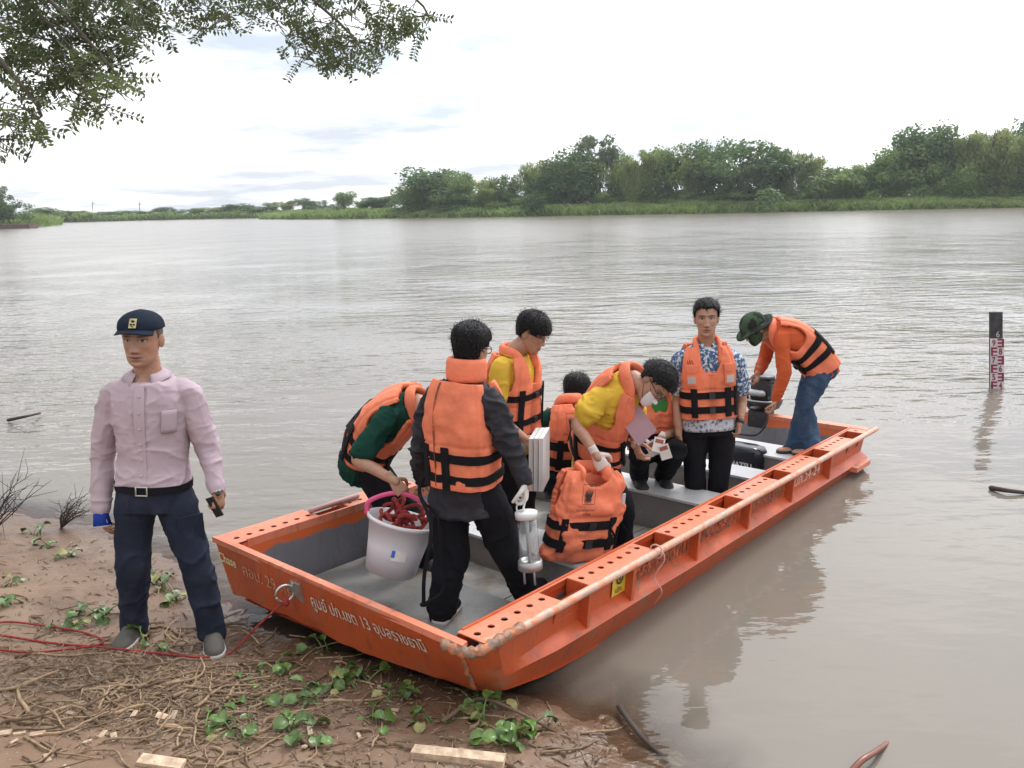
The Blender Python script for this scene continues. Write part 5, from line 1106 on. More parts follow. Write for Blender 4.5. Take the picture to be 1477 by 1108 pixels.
# spare life jacket held up by the masked man
YJ = float(P5HAND[1]) - .02; jt = thing('spare_life_jacket', atY(838, 805, YJ), 'empty orange life jacket with flame emblem dangling from a gloved hand', 'life jacket')
mk = lambda px, py, d=0: atY(px, py, YJ + d)
tor = Torso(mk(802, 794, -.08), mk(862, 790, .06), mk(852, 678), mk(812, 700, -.09), mk(880, 684, .06), (-.5, -1, 0), -.02, .42, 1.25)
v = Vest(tor, jt, -.08, 1.02, off=.030); v.shell(.40, .20, .05, seed=92, hole=(.58, .96, .40), split=False, puff=.034).straps((.16, .38), w=.05, vert=(math.radians(60), math.radians(130), math.radians(20)))
v.emblem(.73, math.radians(96), .085); v.text('ช่วยเหลือผู้ประสบภัย', .555, math.radians(96), .15, .022); v.text('1784', .51, math.radians(96), .05, .016)
v.nape(.022, .022, .04, .03, .085); v.patch(.62, .74, math.radians(26), math.radians(44), M['silver'], 'reflective_patch', ex=.010)
for a in (math.radians(70), math.radians(20)):
    q = v.P(.36, a, .02); obj('loose_strap', Geo().tube(spline([q, q + np.array([.03, -.04, -.06]), q + np.array([.01, -.03, -.14])], 8), .011, 6, flat=(1, .25)), M['strap'], v.o)
# white boards carried by the young man
wb = thing('white_boards', atY(778, 700, P4HAND[1] - .1), 'stack of three white plastic boards hanging beside the young man', 'board')
for k in range(3):
    c = atY(771 + 7 * k, 662, P4HAND[1] - .12 - .03 * k); obj('board', Geo().box(c, [nrm((.98, -.2, 0)), nrm((.2, .98, 0)), nrm((.02, 0, 1))], [.013, .13, .165]), M['whitepl'], wb, smooth=False)
cb = Geo().box(atY(921, 614, P5B[1] - .06), [nrm((.75, .3, .55)), nrm((-.55, .1, .8)), nrm((.2, -.9, .3))], [.078, .098, .004]); tag(obj('clipboard', cb, M['pinkpaper'], smooth=False), 'pink clipboard tucked under the bending man', 'clipboard')
rr_ = np.random.default_rng(8)
for k in range(4):
    c = atY(932 + 9 * k, 652 - 5 * (k % 3), P7HAND[1] - .16 - .03 * k); a = rr_.uniform(-.6, .6); A = nrm((math.cos(a), -.2, math.sin(a))); B = nrm(np.cross(A, (.1, -1, .35))); C = np.cross(A, B)
    pp = thing('sample_card', c, 'white sample cards with brown print in the seated person\'s gloves', 'card', 'sample cards held by the seated person')
    obj('card', Geo().box(c, [A, B, C], [.038, .052, .002]), M['paper'], pp, smooth=False); s_ = 1 if C[1] < 0 else -1
    obj('print', Geo().add([c + A * x + B * y + C * s_ * .0035 for x, y in ((-.028, -.04), (.028, -.04), (.028, -.012), (-.028, -.012))], [(0, 1, 2, 3)]), M['label_r'], pp, smooth=False)
tag(obj('phone', Geo().box(HP1 + np.array([-.022, .015, .0]), [nrm((.35, .1, -.9)), nrm((.3, 1, .1)), nrm((.9, -.3, .35))], [.058, .004, .024]), M['black'], smooth=False), 'black mobile phone gripped by the man in lilac', 'phone')
# outboard with its cowl off, and the cowl on the floor
mu, mv = BL - .16, bpx(1110, 592, 0)[1]; mo = thing('outboard_motor', bt(mu, mv, -.35), 'black outboard motor with bare engine clamped to the stern', 'outboard motor')
def mb(u, v, w_): return bt(mu + u, mv + v, w_)
def mbox(u0, u1, v0, v1, w0, w1): q = [(u0, v0), (u1, v0), (u1, v1), (u0, v1)]; return Geo().hexa([mb(a, b, w1) for a, b in q], [mb(a, b, w0) for a, b in q])
obj('clamp', mbox(-.05, .12, -.09, .09, -.12, .04), M['metal_d'], mo, smooth=False); obj('leg', mbox(.12, .24, -.05, .05, -.75, .06), M['black'], mo, smooth=False); obj('cavitation_plate', mbox(.08, .42, -.10, .10, -.60, -.59), M['black'], mo, smooth=False)
gb = Geo().tube([mb(.06, 0, -.72), mb(.2, 0, -.73), mb(.34, 0, -.72)], [.02, .05, .03], 12); obj('gear_case', gb, M['black'], mo)
for k in range(3): t = k * 2.09; obj('propeller_blade', Geo().ell(mb(.36, .055 * math.cos(t), -.72 + .055 * math.sin(t)), [bv * math.cos(t) + bw * math.sin(t), nrm(bu * .4 + bv * -math.sin(t) + bw * math.cos(t)), bu], [.06, .035, .008], 6, 10), M['black'], mo)
tr_ = Geo(); rings = []
for z, k in ((.05, .86), (.10, 1.0), (.15, 1.05), (.155, 1.0)):
    rings.append([mb(.10 + .20 * k * np.sign(math.cos(t)) * abs(math.cos(t)) ** .7, .15 * k * np.sign(math.sin(t)) * abs(math.sin(t)) ** .7, z) for t in np.linspace(0, 2 * np.pi, 32, endpoint=False)])
obj('lower_cowl', tr_.loft(rings), M['black'], mo); obj('cowl_trim', Geo().tube([mb(.10 + .213 * np.sign(math.cos(t)) * abs(math.cos(t)) ** .7, .16 * np.sign(math.sin(t)) * abs(math.sin(t)) ** .7, .15) for t in np.linspace(0, 2 * np.pi, 33)], .008, 6, round_=False), M['alu'], mo)
obj('engine_block', mbox(-.02, .20, -.09, .09, .15, .34), M['metal_d'], mo, smooth=False); obj('cylinder_head', mbox(.20, .27, -.07, .07, .17, .32), M['alu'], mo, smooth=False)
obj('flywheel', Geo().loft([[mb(.06 + r * math.cos(t), r * math.sin(t), z) for t in np.linspace(0, 6.283, 24, endpoint=False)] for z, r in ((.34, .08), (.345, .11), (.375, .11), (.38, .09), (.40, .03))]), M['metal_d'], mo)
obj('carburettor', Geo().tube([mb(-.06, -.05, .22), mb(-.06, .06, .22)], .035, 10), M['alu'], mo); obj('ignition_box', mbox(-.05, .08, -.13, -.09, .2, .31), M['black'], mo, smooth=False); obj('spark_lead', Geo().tube(spline([mb(.05, -.11, .31), mb(.14, -.13, .36), mb(.24, -.06, .30)], 12), .008, 6), M['black'], mo); obj('red_hose', Geo().tube(spline([mb(-.06, .05, .24), mb(-.08, .1, .18), mb(.0, .12, .16)], 10), .009, 6), M['redrope'], mo)
obj('tiller', Geo().tube([mb(-.05, -.04, .09), mb(-.32, -.06, .12)], .02, 8), M['black'], mo)
fh = Geo().tube(spline([mb(-.02, -.1, .10), mb(-.10, -.12, -.05), mb(-.18, -.06, -.16), bt(BL - .62, mv - .02, -.105), bt(BL - .80, mv + .12, -.10)], 24), .009, 7); tag(obj('fuel_hose', fh, M['black']), 'black fuel hose trailing from the outboard motor to the stern deck', 'hose')
cu, cv = bpx(1072, 668, -.22); cw = thing('engine_cowl', bt(cu, cv, FL), 'black engine cowling with white lettering set down between the benches', 'engine cowl')
rings = []
for z, k, kk in ((0, 1, 1), (.12, 1.02, 1.0), (.19, .98, .97), (.225, .88, .86), (.24, .6, .6)):
    rings.append([bt(cu + .115 * kk * np.sign(math.cos(t)) * abs(math.cos(t)) ** .45, cv + .19 * k * np.sign(math.sin(t)) * abs(math.sin(t)) ** .45, FL + .08 + z) for t in np.linspace(0, 2 * np.pi, 40, endpoint=False)])
obj('shell', Geo().loft(rings), mat('glossy_black_cowl', (.012, .014, .022), rough=.22), cw)
obj('stand', Geo().hexa([bt(cu + a, cv + b, FL + .082) for a, b in ((-.1, -.17), (.1, -.17), (.1, .17), (-.1, .17))], [bt(cu + a, cv + b, FL + .004) for a, b in ((-.1, -.17), (.1, -.17), (.1, .17), (-.1, .17))]), M['black'], cw, smooth=False)
wrap_text('lettering', 'TOHATSU', lambda x, y: bt(cu - .1185 - .0, cv + .16 - x, FL + .145 + y), .29, .045, M['paper'], cw, .03)
obj('red_decal', Geo().add([bt(cu - .119, cv - .165 + a, FL + .09 + b) for a, b in ((0, 0), (.05, 0), (.05, .05), (0, .05))], [(0, 1, 2, 3)]), M['redrope'], cw, smooth=False)
# mooring rope from the tow ring across the mud
gp = [groundpt(a, b) + UPZ * .012 for a, b in ((333, 944), (292, 951), (215, 944), (140, 936), (70, 930), (-30, 914))]
tag(obj('mooring_rope', Geo().tube(spline([rc + np.array([0, 0, -.04]), rc * .5 + gp[0] * .5 + UPZ * -.015] + gp, 60), .0062, 8).ell(rc + np.array([0, 0, -.05]), np.eye(3), [.022, .02, .026], 8, 10), M['redrope']), 'thin red mooring rope tied from the bow ring across the mud', 'rope')
gp = [groundpt(a, b) + UPZ * .012 for a, b in ((-20, 938), (40, 944), (95, 940), (150, 930), (120, 915), (60, 905), (10, 900), (-30, 908))]
tag(obj('mooring_rope', Geo().tube(spline(gp, 60), .006, 8), M['redrope']), 'loose loop of red rope lying slack on the mud', 'rope')
# water level gauge
gb_ = onz(1438, 562, -.02); YG = float(gb_[1]); gt = atY(1438, 450, YG); gl_ = float(gt[2] - gb_[2]); gx = nrm((1, -.1, 0)); gf = nrm((-.1, -1, 0)); gu = nrm(gt - gb_)
ga = thing('water_gauge', gb_ - UPZ * .5, 'dark wooden gauge post with red numbered depth board standing in the river', 'gauge post')
cell = gl_ * .665 / 6
obj('post', Geo().box(gb_ + gu * (gl_ / 2 - .4) - gf * .03, [gx, gf, gu], [.068, .028, gl_ / 2 + .4]), mat('dark_weathered_wood', (.045, .042, .045), rough=.8, var=.4, vs_=12), ga, smooth=False)
M['gw'] = mat('gauge_white', (.60, .55, .56), rough=.5, var=.15); M['gr'] = mat('gauge_red', (.22, .022, .05), rough=.5, var=.3, vs_=20)
bd = obj('gauge_board', Geo().box(gb_ + gu * (cell * 3) + gf * .006, [gx, gf, gu], [.080, .006, cell * 3]), M['gw'], ga, smooth=False)
G3 = lambda x, y: gb_ + gf * .0145 + gx * x + gu * y
def grect(x0, x1, y0, y1): return Geo().add([G3(x0, y0), G3(x1, y0), G3(x1, y1), G3(x0, y1)], [(0, 1, 2, 3)])
for r, (dg, left) in enumerate((('9', 1), ('8', 0), ('7', 1), ('6', 0), ('5', 1), ('4', 0))):
    y0 = cell * (5 - r); x0 = -.072 if left else .006
    wrap_text('numeral', dg, lambda x, y: G3(x0 + .008 + x, y0 + cell * .12 + y), .042, cell * .76, M['gr'], bd, .03)
    ex0, ex1 = (.002, .076) if left else (-.076, -.002)
    m_ = Geo(); spine = (ex1 - .024, ex1) if left else (ex0, ex0 + .024)
    for a, b, c_, d_ in ((spine[0], spine[1], 0, 1), (ex0, ex1, .78, 1.0), (ex0, ex1, .38, .60), (ex0, ex1, -.02, .18) if r % 2 == 0 else (ex0, ex1, .0, .12)): q = grect(a, b, y0 + cell * c_, y0 + cell * d_); m_.add(q.V() + gf * .0004 * len(m_.v), q.f)
    tag(obj('scale_mark', m_, M['gr'], bd, smooth=False), kind='stuff')
wrap_text('numeral', '6', lambda x, y: G3(-.012 + x, cell * 6.15 + y) - gf * .01, .04, .075, M['gw'], ga)

# ================================================================== VEGETATION
def leaf_mat(name, c, c2, trans=.25, rough=.55, var=.35):
    m = mat(name, c, rough=rough, var=var, vs_=.9, c2=c2, c2s=.5, c2t=(.42, .62), spec=.2); b = m.node_tree.nodes['Principled BSDF']
    return translucent(m, .35)
M['lf_dark'] = leaf_mat('dark_tree_leaves', (.080, .140, .052), (.125, .19, .065)); M['lf_mid'] = leaf_mat('green_tree_leaves', (.145, .225, .068), (.20, .27, .09)); M['lf_lite'] = leaf_mat('bamboo_leaves', (.24, .30, .10), (.31, .34, .13)); M['lf_grey'] = leaf_mat('hazy_tree_leaves', (.12, .165, .09), (.16, .19, .10))
M['bark'] = mat('grey_bark', (.13, .11, .09), rough=.9, var=.3, vs_=2)
def tree_mesh(kind, seed):
    """unit tree: height 1, crown about 1 wide; returns trunk and crown meshes"""
    r = np.random.default_rng(seed); T = Geo(); blobs = []
    if kind == 'broad': spec = [(r.normal(0, .2), r.normal(0, .2), r.uniform(.30, .88), r.uniform(.12, .24)) for _ in range(26)]
    elif kind == 'umbrella': spec = [(r.normal(0, .33), r.normal(0, .33), .62 + r.uniform(-.25, .24), r.uniform(.10, .18)) for _ in range(32)]
    elif kind == 'airy': spec = [(r.normal(0, .15), r.normal(0, .15), r.uniform(.5, .95), r.uniform(.05, .12)) for _ in range(16)]
    elif kind == 'shrub': spec = [(r.normal(0, .34), r.normal(0, .34), r.uniform(.12, .75), r.uniform(.16, .28)) for _ in range(22)]
    else:
        spec = []
        for k in range(22):
            a = r.uniform(0, 6.28); e = r.uniform(.06, .42); tip = r.uniform(.65, 1.0)
            for f in np.linspace(.2, 1, 8): bend = max(0, f - .75); spec.append((math.cos(a) * e * f ** 1.7, math.sin(a) * e * f ** 1.7, tip * (f - bend * .7), .05 + .075 * math.sin(math.pi * min(1, f * .95))))
    V = []
    for (x, y, z, rad) in spec:
        lim = {'broad': 1, 'umbrella': 1}.get(kind)
        if lim: z = min(z, .95 - .9 * (x * x + y * y))
        n = int(5200 * rad ** 2) + 30 if kind != 'bamboo' else int(2600 * rad ** 1.6) + 12
        d = r.normal(size=(n, 3)); d /= np.linalg.norm(d, axis=1)[:, None]; rr = rad * (r.uniform(.35, 1.0, n) ** .5) * (1 + .5 * (vnoise(d * 2 + seed, 1.6, seed) - .5) * 2); c = np.array([x, y, z]) + d * rr[:, None] * [1, 1, .8]
        s = r.uniform(.013, .031, n) * (.8 if kind == 'bamboo' else 1.0); up = nrm_rows(d + r.normal(0, .7, (n, 3)) + [0, 0, .5]); a = nrm_rows(np.cross(up, r.normal(size=(n, 3)))); b = np.cross(up, a)
        if kind == 'bamboo': a = nrm_rows(a + [0, 0, -1.2]); s2 = s * .5
        else: s2 = s * .75
        V.append(np.stack([c - a * s[:, None], c + b * s2[:, None], c + a * s[:, None] * 1.1, c - b * s2[:, None]], 1))
        if kind in ('broad', 'umbrella', 'airy') and r.uniform() < .6: T.tube(spline([(0, 0, .12), (x * .35, y * .35, z * .55), (x, y, z)], 6), [.014, .011, .009, .007, .005, .003], 5)
    if kind == 'bamboo':
        for k in range(8): a = r.uniform(0, 6.28); T.tube(spline([(math.cos(a) * .03, math.sin(a) * .03, -.05), (math.cos(a) * .07, math.sin(a) * .07, .45), (math.cos(a) * .2, math.sin(a) * .2, .85)], 6), [.006] * 6, 5)
    else: T.tube(spline([(0, 0, -.08), (.01, 0, .15), (r.normal(0, .03), r.normal(0, .03), .55)], 6), [.026, .022, .019, .016, .012, .008], 7)
    V = np.concatenate(V).reshape(-1, 3); F = [(4 * i, 4 * i + 1, 4 * i + 2, 4 * i + 3) for i in range(len(V) // 4)]
    return T.mesh('trunk'), Geo().add(V, F).mesh('crown')

protos = {}
for kind, mt, n in (('broad', 'lf_dark', 3), ('umbrella', 'lf_dark', 2), ('airy', 'lf_grey', 2), ('bamboo', 'lf_lite', 3), ('shrub', 'lf_mid', 3), ('broad2', 'lf_mid', 2)):
    protos[kind] = []
    for s_ in range(n):
        tm, cm = tree_mesh('broad' if kind == 'broad2' else kind, 100 + s_ * 7 + len(kind)); tm.materials.append(M['bark']); cm.materials.append(M[mt]); tm.polygons.foreach_set('use_smooth', [True] * len(tm.polygons)); protos[kind].append((tm, cm))
TNAME = {'broad': 'broadleaf_tree', 'broad2': 'broadleaf_tree', 'umbrella': 'spreading_tree', 'airy': 'slender_tree', 'bamboo': 'bamboo_clump', 'shrub': 'bank_shrub'}
TCAT = {'bamboo': 'bamboo', 'shrub': 'shrub'}
def waterline_y(line, px):
    """ground position on the bank line whose picture column is px"""
    best = None
    P = np.c_[line, np.zeros(len(line))] - CO; zc = P @ FW; X = 738.5 + FPX * (P @ RT) / zc; i = int(np.argmin(np.abs(X - px) + (zc < 0) * 1e5)); return line[i], i
def plant(line, nv, px, top, wpx, kind, back, label, group, pi=0):
    q, i = waterline_y(line, px); d = ray(px, 300)[:2]; d = d / np.linalg.norm(d); pos = q + d * back; dist = float(np.linalg.norm(pos)); zg = np.interp(back, [0, 2, 4, 8, 16], [0, .7, 1.0, 1.4, 1.7])
    pt = atY(px, top, pos[1]); h = max(.6, float(pt[2]) - zg); wd = wpx / FPX * dist
    tm, cm = protos[kind][pi % len(protos[kind])]; e = thing(TNAME[kind], (pos[0], pos[1], zg - .05 * h), label, TCAT.get(kind, 'tree'), group); e.rotation_euler = (0, 0, (px * 1.7) % 6.28)
    k = wd / (.95 if kind in ('broad', 'broad2') else 1.25 if kind in ('umbrella', 'shrub') else .62 if kind == 'airy' else .85); e.scale = (k, k, h / (1.02 if kind != 'airy' else 1.02))
    for nm, me in (('trunk', tm), ('crown', cm)):
        o = bpy.data.objects.new(nm, me); col.objects.link(o); o.parent = e
GR = 'trees along the far bank'
RIGHT = [(632, 238, 100, 'broad', 12), (597, 258, 55, 'bamboo', 10), (668, 243, 55, 'broad2', 9), (703, 247, 55, 'bamboo', 7), (735, 240, 70, 'umbrella', 12), (768, 220, 50, 'bamboo', 14), (795, 212, 70, 'bamboo', 13), (812, 222, 80, 'broad', 10),
         (838, 184, 34, 'airy', 16), (866, 180, 56, 'airy', 15), (852, 205, 90, 'broad', 12), (888, 205, 70, 'bamboo', 12), (912, 212, 60, 'bamboo', 8), (938, 196, 66, 'bamboo', 10), (965, 204, 66, 'broad2', 12), (992, 206, 60, 'bamboo', 11), (1022, 194, 62, 'broad', 14), (1058, 188, 150, 'umbrella', 8),
         (1100, 212, 80, 'broad', 12), (1130, 196, 60, 'bamboo', 10), (1168, 203, 64, 'bamboo', 14), (1195, 240, 60, 'bamboo', 6), (1222, 238, 80, 'broad2', 9), (1252, 222, 70, 'bamboo', 12), (1290, 206, 80, 'broad2', 12), (1322, 176, 90, 'broad', 14), (1352, 166, 80, 'broad', 13), (1385, 172, 84, 'bamboo', 10), (1420, 160, 80, 'bamboo', 12), (1452, 164, 90, 'bamboo', 10), (1484, 160, 90, 'broad', 13), (1530, 165, 110, 'bamboo', 10), (1600, 170, 130, 'broad', 12), (1690, 168, 130, 'broad2', 12), (1790, 165, 140, 'bamboo', 12)]
ADJ = {'broad': 'dense dark green round crowned tree', 'broad2': 'leafy mid green tree', 'umbrella': 'dark wide spreading tree', 'airy': 'thin grey green tree rising above its neighbours', 'bamboo': 'feathery pale green bamboo clump', 'shrub': 'low green shrub'}
for i, (px, top, wpx, kd, bk_) in enumerate(RIGHT): plant(rb_line, rb_n, px, top, wpx, kd, bk_, ADJ[kd] + ' on the wooded bank across the river', ADJ[kd] + 's on the wooded bank', i)
rs = np.random.default_rng(21)
for i in range(46):
    px = 590 + i * 23 + rs.uniform(-9, 9); hgt = rs.uniform(20, 44) + (30 if px > 1180 else 0); plant(rb_line, rb_n, px, np.interp(px, [580, 1477], [300, 288]) - hgt, rs.uniform(38, 70), 'shrub', rs.uniform(8.5, 13), ADJ['shrub'] + ' at the foot of the trees across the river', 'low green shrubs below the far trees', i)
plant(rb_line, rb_n, 772, 280, 34, 'broad', .8, 'small dark bush standing right at the waterline of the far bank', None, 1)
LEFT = [(395, 291, 22), (415, 285, 26), (440, 283, 26), (466, 286, 26), (500, 274, 30), (520, 286, 26), (545, 282, 40), (565, 280, 30), (60, 298, 30), (84, 301, 32), (112, 303, 30), (146, 304, 30), (180, 303, 30), (210, 302, 26), (232, 297, 24), (258, 300, 30), (286, 299, 28), (312, 296, 30), (338, 293, 32), (362, 294, 30), (380, 297, 26)]
for i, (px, top, wpx) in enumerate(LEFT):
    kd = ('broad2', 'bamboo', 'broad', 'umbrella')[i % 4]; ln = rb_line if px > 480 else lb_line
    plant(ln, None, px, top, wpx * 1.25, kd, 14 if px > 480 else 8, ADJ[kd] + ' in the thin line far upriver', ADJ[kd] + 's in the thin line far upriver', i)
for i, (px, top, wpx, kd) in enumerate(((2, 262, 34, 'airy'), (14, 287, 46, 'broad'), (-30, 270, 70, 'broad2'), (-90, 262, 90, 'bamboo'))): plant(hb_line, None, px, top, wpx, kd, 5, ADJ[kd] + ' on the grassy headland', None, i)
for px, tp in ((134, 290), (201, 291)):
    q, i = waterline_y(lb_line, px); b_ = np.array([q[0] * 1.02, q[1] * 1.02, 1.2]); t_ = atY(px, tp, b_[1]); tag(obj('mast', Geo().tube([b_, t_], .12, 6).tube([t_ - UPZ * 1.0 - np.array([.6, 0, 0]), t_ - UPZ * 1.0 + np.array([.6, 0, 0])], .08, 5), M['bark']), 'thin distant pole rising above the trees upriver', 'pole', 'distant poles upriver')
# moored pontoon under the headland
q = onz(14, 330, 0); bt_ = thing('moored_barge', q, 'low dark barge moored under the grassy headland', 'barge'); obj('hull', Geo().box(q + np.array([-2, 0, .35]), np.eye(3), [7, 1.6, .5]), mat('rusty_barge', (.12, .07, .06), var=.3), bt_, smooth=False); obj('cabin', Geo().box(q + np.array([-5.5, 0, 1.4]), np.eye(3), [2.6, 1.1, .6]), M['bark'], bt_, smooth=False)

# ---- overhanging tree above the bank: trunk beside the camera, limbs reaching over the water
M['lf_over'] = leaf_mat('overhanging_leaves', (.10, .13, .05), (.06, .085, .035), var=.4); b_ = M['lf_over'].node_tree.nodes['Principled BSDF']
ot = thing('overhanging_tree', (-5.6, 3.0, gz(-5.6, 3.0)), 'leafy tree whose drooping branches hang over the river bank', 'tree')
base = np.array([-5.6, 3.0, gz(-5.6, 3.0)]); fork = base + np.array([.5, .8, 5.2])
obj('trunk', Geo().tube(spline([base - UPZ * .3, base + np.array([.1, .1, 1.5]), fork], 12), np.linspace(.22, .13, 12), 14), M['bark'], ot)
r = np.random.default_rng(33); LV = []; tw = Geo()
REG = [(0, 200, -30, 95, 150, 5.2), (0, 150, 70, 130, 46, 5.0), (100, 165, 95, 165, 26, 4.9), (-20, 62, 140, 212, 26, 4.7), (160, 330, -30, 42, 60, 5.6), (300, 430, -30, 30, 26, 5.9), (400, 560, -30, 92, 84, 6.1), (430, 520, 50, 96, 22, 6.1), (540, 612, 8, 52, 24, 6.2), (-200, 0, -60, 200, 130, 4.8), (-40, 560, -160, -30, 130, 5.6)]
hub = {}
for (x0, x1, y0, y1, n, Yd) in REG:
    cpt = atY((x0 + x1) / 2, y0 - 30, Yd); tw.tube(spline([fork, fork * .5 + cpt * .5 + UPZ * .35, cpt, atY((x0 + 2 * x1) / 3, (y0 + y1) / 2, Yd)], 20), np.linspace(.022, .004, 20), 6)
    for k in range(int(n * 1.35)):
        p0 = atY(r.uniform(x0, x1), r.uniform(y0, y1), Yd + r.uniform(-.45, .45)); dr = nrm(np.array([r.normal(.35, .7), r.normal(0, .7), r.normal(-.35, .45)])); L_ = r.uniform(.10, .22); tw.tube([p0 - dr * .05, p0 + dr * L_ * .5 + UPZ * -.004, p0 + dr * L_], [.003, .0025, .0015], 4)
        sd_ = nrm(np.cross(dr, r.normal(size=3)))
        for q in np.linspace(.08, 1, 8):
            for s_ in (-1, 1):
                c = p0 + dr * L_ * q; out_ = nrm(sd_ * s_ + dr * .45 + r.normal(0, .18, 3)); ll = r.uniform(.030, .046); up_ = nrm(np.cross(out_, dr) + r.normal(0, .3, 3)); wv = np.cross(out_, up_) * ll * .24
                LV.append([c, c + out_ * ll * .5 + wv, c + out_ * ll, c + out_ * ll * .5 - wv])
V = np.array(LV).reshape(-1, 3); obj('branches', tw, M['bark'], ot); tag(obj('leaves', Geo().add(V, [(4 * i, 4 * i + 1, 4 * i + 2, 4 * i + 3) for i in range(len(LV))]), M['lf_over'], ot, smooth=False), kind='stuff')

# ---- water hyacinth on the mud: every leaf its own piece
M['hy'] = mat('hyacinth_leaf', (.075, .145, .03), rough=.35, var=.3, vs_=20, c2=(.13, .18, .045), c2s=9, c2t=(.5, .65)); M['hy'] = vary(M['hy'], .35); M['hy2'] = mat('wilted_hyacinth_leaf', (.26, .24, .09), rough=.6, var=.3, vs_=20)
def hy_leaf(seed):
    r = np.random.default_rng(seed); g = Geo(); L = .09; pts = spline([(0, 0, 0), (.012, 0, L * .55), (.035, 0, L)], 7); g.tube(pts, [.006, .008, .007, .005, .004, .0035, .003], 6)
    n, m = 7, 7; R_ = []
    for i, t in enumerate(np.linspace(0, 1, n)):
        wv = .040 * math.sin(math.pi * min(.97, t * .86 + .12)) ** .7; R_.append([(.035 + .075 * t, wv * y, L + .022 * math.sin(t * 2.2) + .016 * y * y - .02 * t * t + .003 * r.normal()) for y in np.linspace(-1, 1, m)])
    g.loft(R_, cap=False, closed=False); me = g.mesh('leaf'); return me
leafs = [hy_leaf(k) for k in range(4)]
for k, me in enumerate(leafs): me.materials.append(M['hy'] if k < 3 else M['hy2']); me.polygons.foreach_set('use_smooth', [True] * len(me.polygons))
r = np.random.default_rng(44)
HY = [(118, 892, 9), (146, 888, 7), (95, 905, 6), (70, 788, 6), (50, 772, 5), (95, 800, 5), (30, 842, 5), (228, 838, 7), (250, 865, 6), (240, 855, 5), (210, 930, 5), (375, 985, 6), (398, 968, 7), (432, 1005, 8), (455, 1018, 6), (480, 988, 6), (505, 978, 8), (528, 985, 7), (560, 1010, 6), (590, 1002, 6), (540, 1040, 6), (425, 1050, 8), (445, 1062, 6), (330, 1050, 6), (300, 1045, 4), (705, 1018, 7), (690, 1022, 5), (735, 1065, 8), (760, 1062, 7), (700, 1048, 6), (720, 1078, 6), (655, 1030, 5), (10, 870, 5), (380, 1018, 5), (620, 1040, 5), (470, 940, 4), (345, 1062, 4)]
for px, py, n in HY:
    b_ = groundpt(px, py); e = thing('water_hyacinth', b_, 'small rosette of glossy green water hyacinth leaves on the mud', 'plant', 'water hyacinths stranded on the mud')
    for q in range(n):
        o = bpy.data.objects.new('leaf', leafs[int(r.choice(4, p=[.3, .3, .25, .15]))]); col.objects.link(o); o.parent = e; s_ = r.uniform(.5, .95); o.location = (r.normal(0, .03), r.normal(0, .03), -.008); o.rotation_euler = (r.normal(0, .35), r.uniform(-.1, .8), r.uniform(0, 6.28)); o.scale = (s_, s_, s_ * r.uniform(.6, 1.1))
# ---- dry stalks, twigs and wood chips
M['stalk'] = vary(mat('dry_stalk', (.24, .165, .10), rough=.9, var=.35, vs_=9), .45); M['chip'] = vary(mat('fresh_wood_chip', (.46, .34, .235), rough=.85, var=.35, vs_=22, bump=.4, bs=60), .3); M['twig'] = mat('dark_twig', (.055, .042, .036), rough=.9, var=.3)
sm_p = []
for k in range(8):
    rr = np.random.default_rng(60 + k); L = 1.0; pts = [np.array([0, 0, 0.0])]; a = 0
    for q in range(7): a += rr.normal(0, .22) + (rr.normal(0, .9) if rr.uniform() < .12 else 0); pts.append(pts[-1] + np.array([math.cos(a), math.sin(a), rr.normal(0, .05)]) / 7)
    me = Geo().tube(spline(pts, 16), np.linspace(.018, .008, 16) * rr.uniform(.6, 1.5), 6).mesh('dry_stalk'); me.materials.append(M['stalk']); me.polygons.foreach_set('use_smooth', [True] * len(me.polygons)); sm_p.append(me)
def near_ok(px, py): return True
for k in range(230):
    if k < 130: px, py = r.normal(270, 110), r.normal(1000, 32)
    elif k < 190: px, py = r.uniform(-30, 420), r.uniform(900, 1110)
    else: px, py = r.uniform(-20, 900), r.uniform(1030, 1120)
    if not (-60 < px < 930 and 880 < py < 1150): continue
    b_ = groundpt(px, py); L = r.uniform(.12, .42)
    if shore_d(np.array([b_[0]]), np.array([b_[1]]))[0] < .03: continue
    a = r.normal(.5, .7) if r.uniform() < .6 else r.uniform(0, 3.14); mid = b_ + np.array([math.cos(a), math.sin(a), 0]) * L / 2; e_ = b_ + np.array([math.cos(a), math.sin(a), 0]) * L; z1 = gz(e_[0], e_[1]); zm = gz(mid[0], mid[1])
    o = bpy.data.objects.new('dry_stalk', sm_p[k % 8]); col.objects.link(o); o.location = (b_[0], b_[1], max(b_[2], zm - (z1 - b_[2]) / 2 + 0, b_[2]) + .008); o.rotation_euler = (r.uniform(0, 6.28) * 0, -math.atan2(z1 - b_[2], L), a); s_ = L; o.scale = (s_, s_, .35 * r.uniform(.8, 1.4)) if L > .2 else (s_, s_, .5)
    tag(o, 'dry pale brown plant stalk lying on the mud', 'stalk', 'dry stalks littering the bank')
for k in range(0, 46, 2):
    px, py = ((r.uniform(0, 110), r.uniform(1055, 1100)) if k < 12 else (r.uniform(90, 320), r.uniform(1020, 1110)) if k < 30 else (r.uniform(200, 640), r.uniform(985, 1105)))
    b_ = groundpt(px, py); a = r.uniform(0, 3.14); s_ = r.uniform(.012, .036)
    o = obj('wood_chip', Geo().box((0, 0, 0), np.eye(3), [s_, s_ * r.uniform(.25, .5), .004]), M['chip'], smooth=False); o.location = b_ + UPZ * .008; o.rotation_euler = (r.normal(0, .15), r.normal(0, .15), a); tag(o, 'small pale fresh wood chip on the mud', 'wood chip', 'wood chips on the mud')
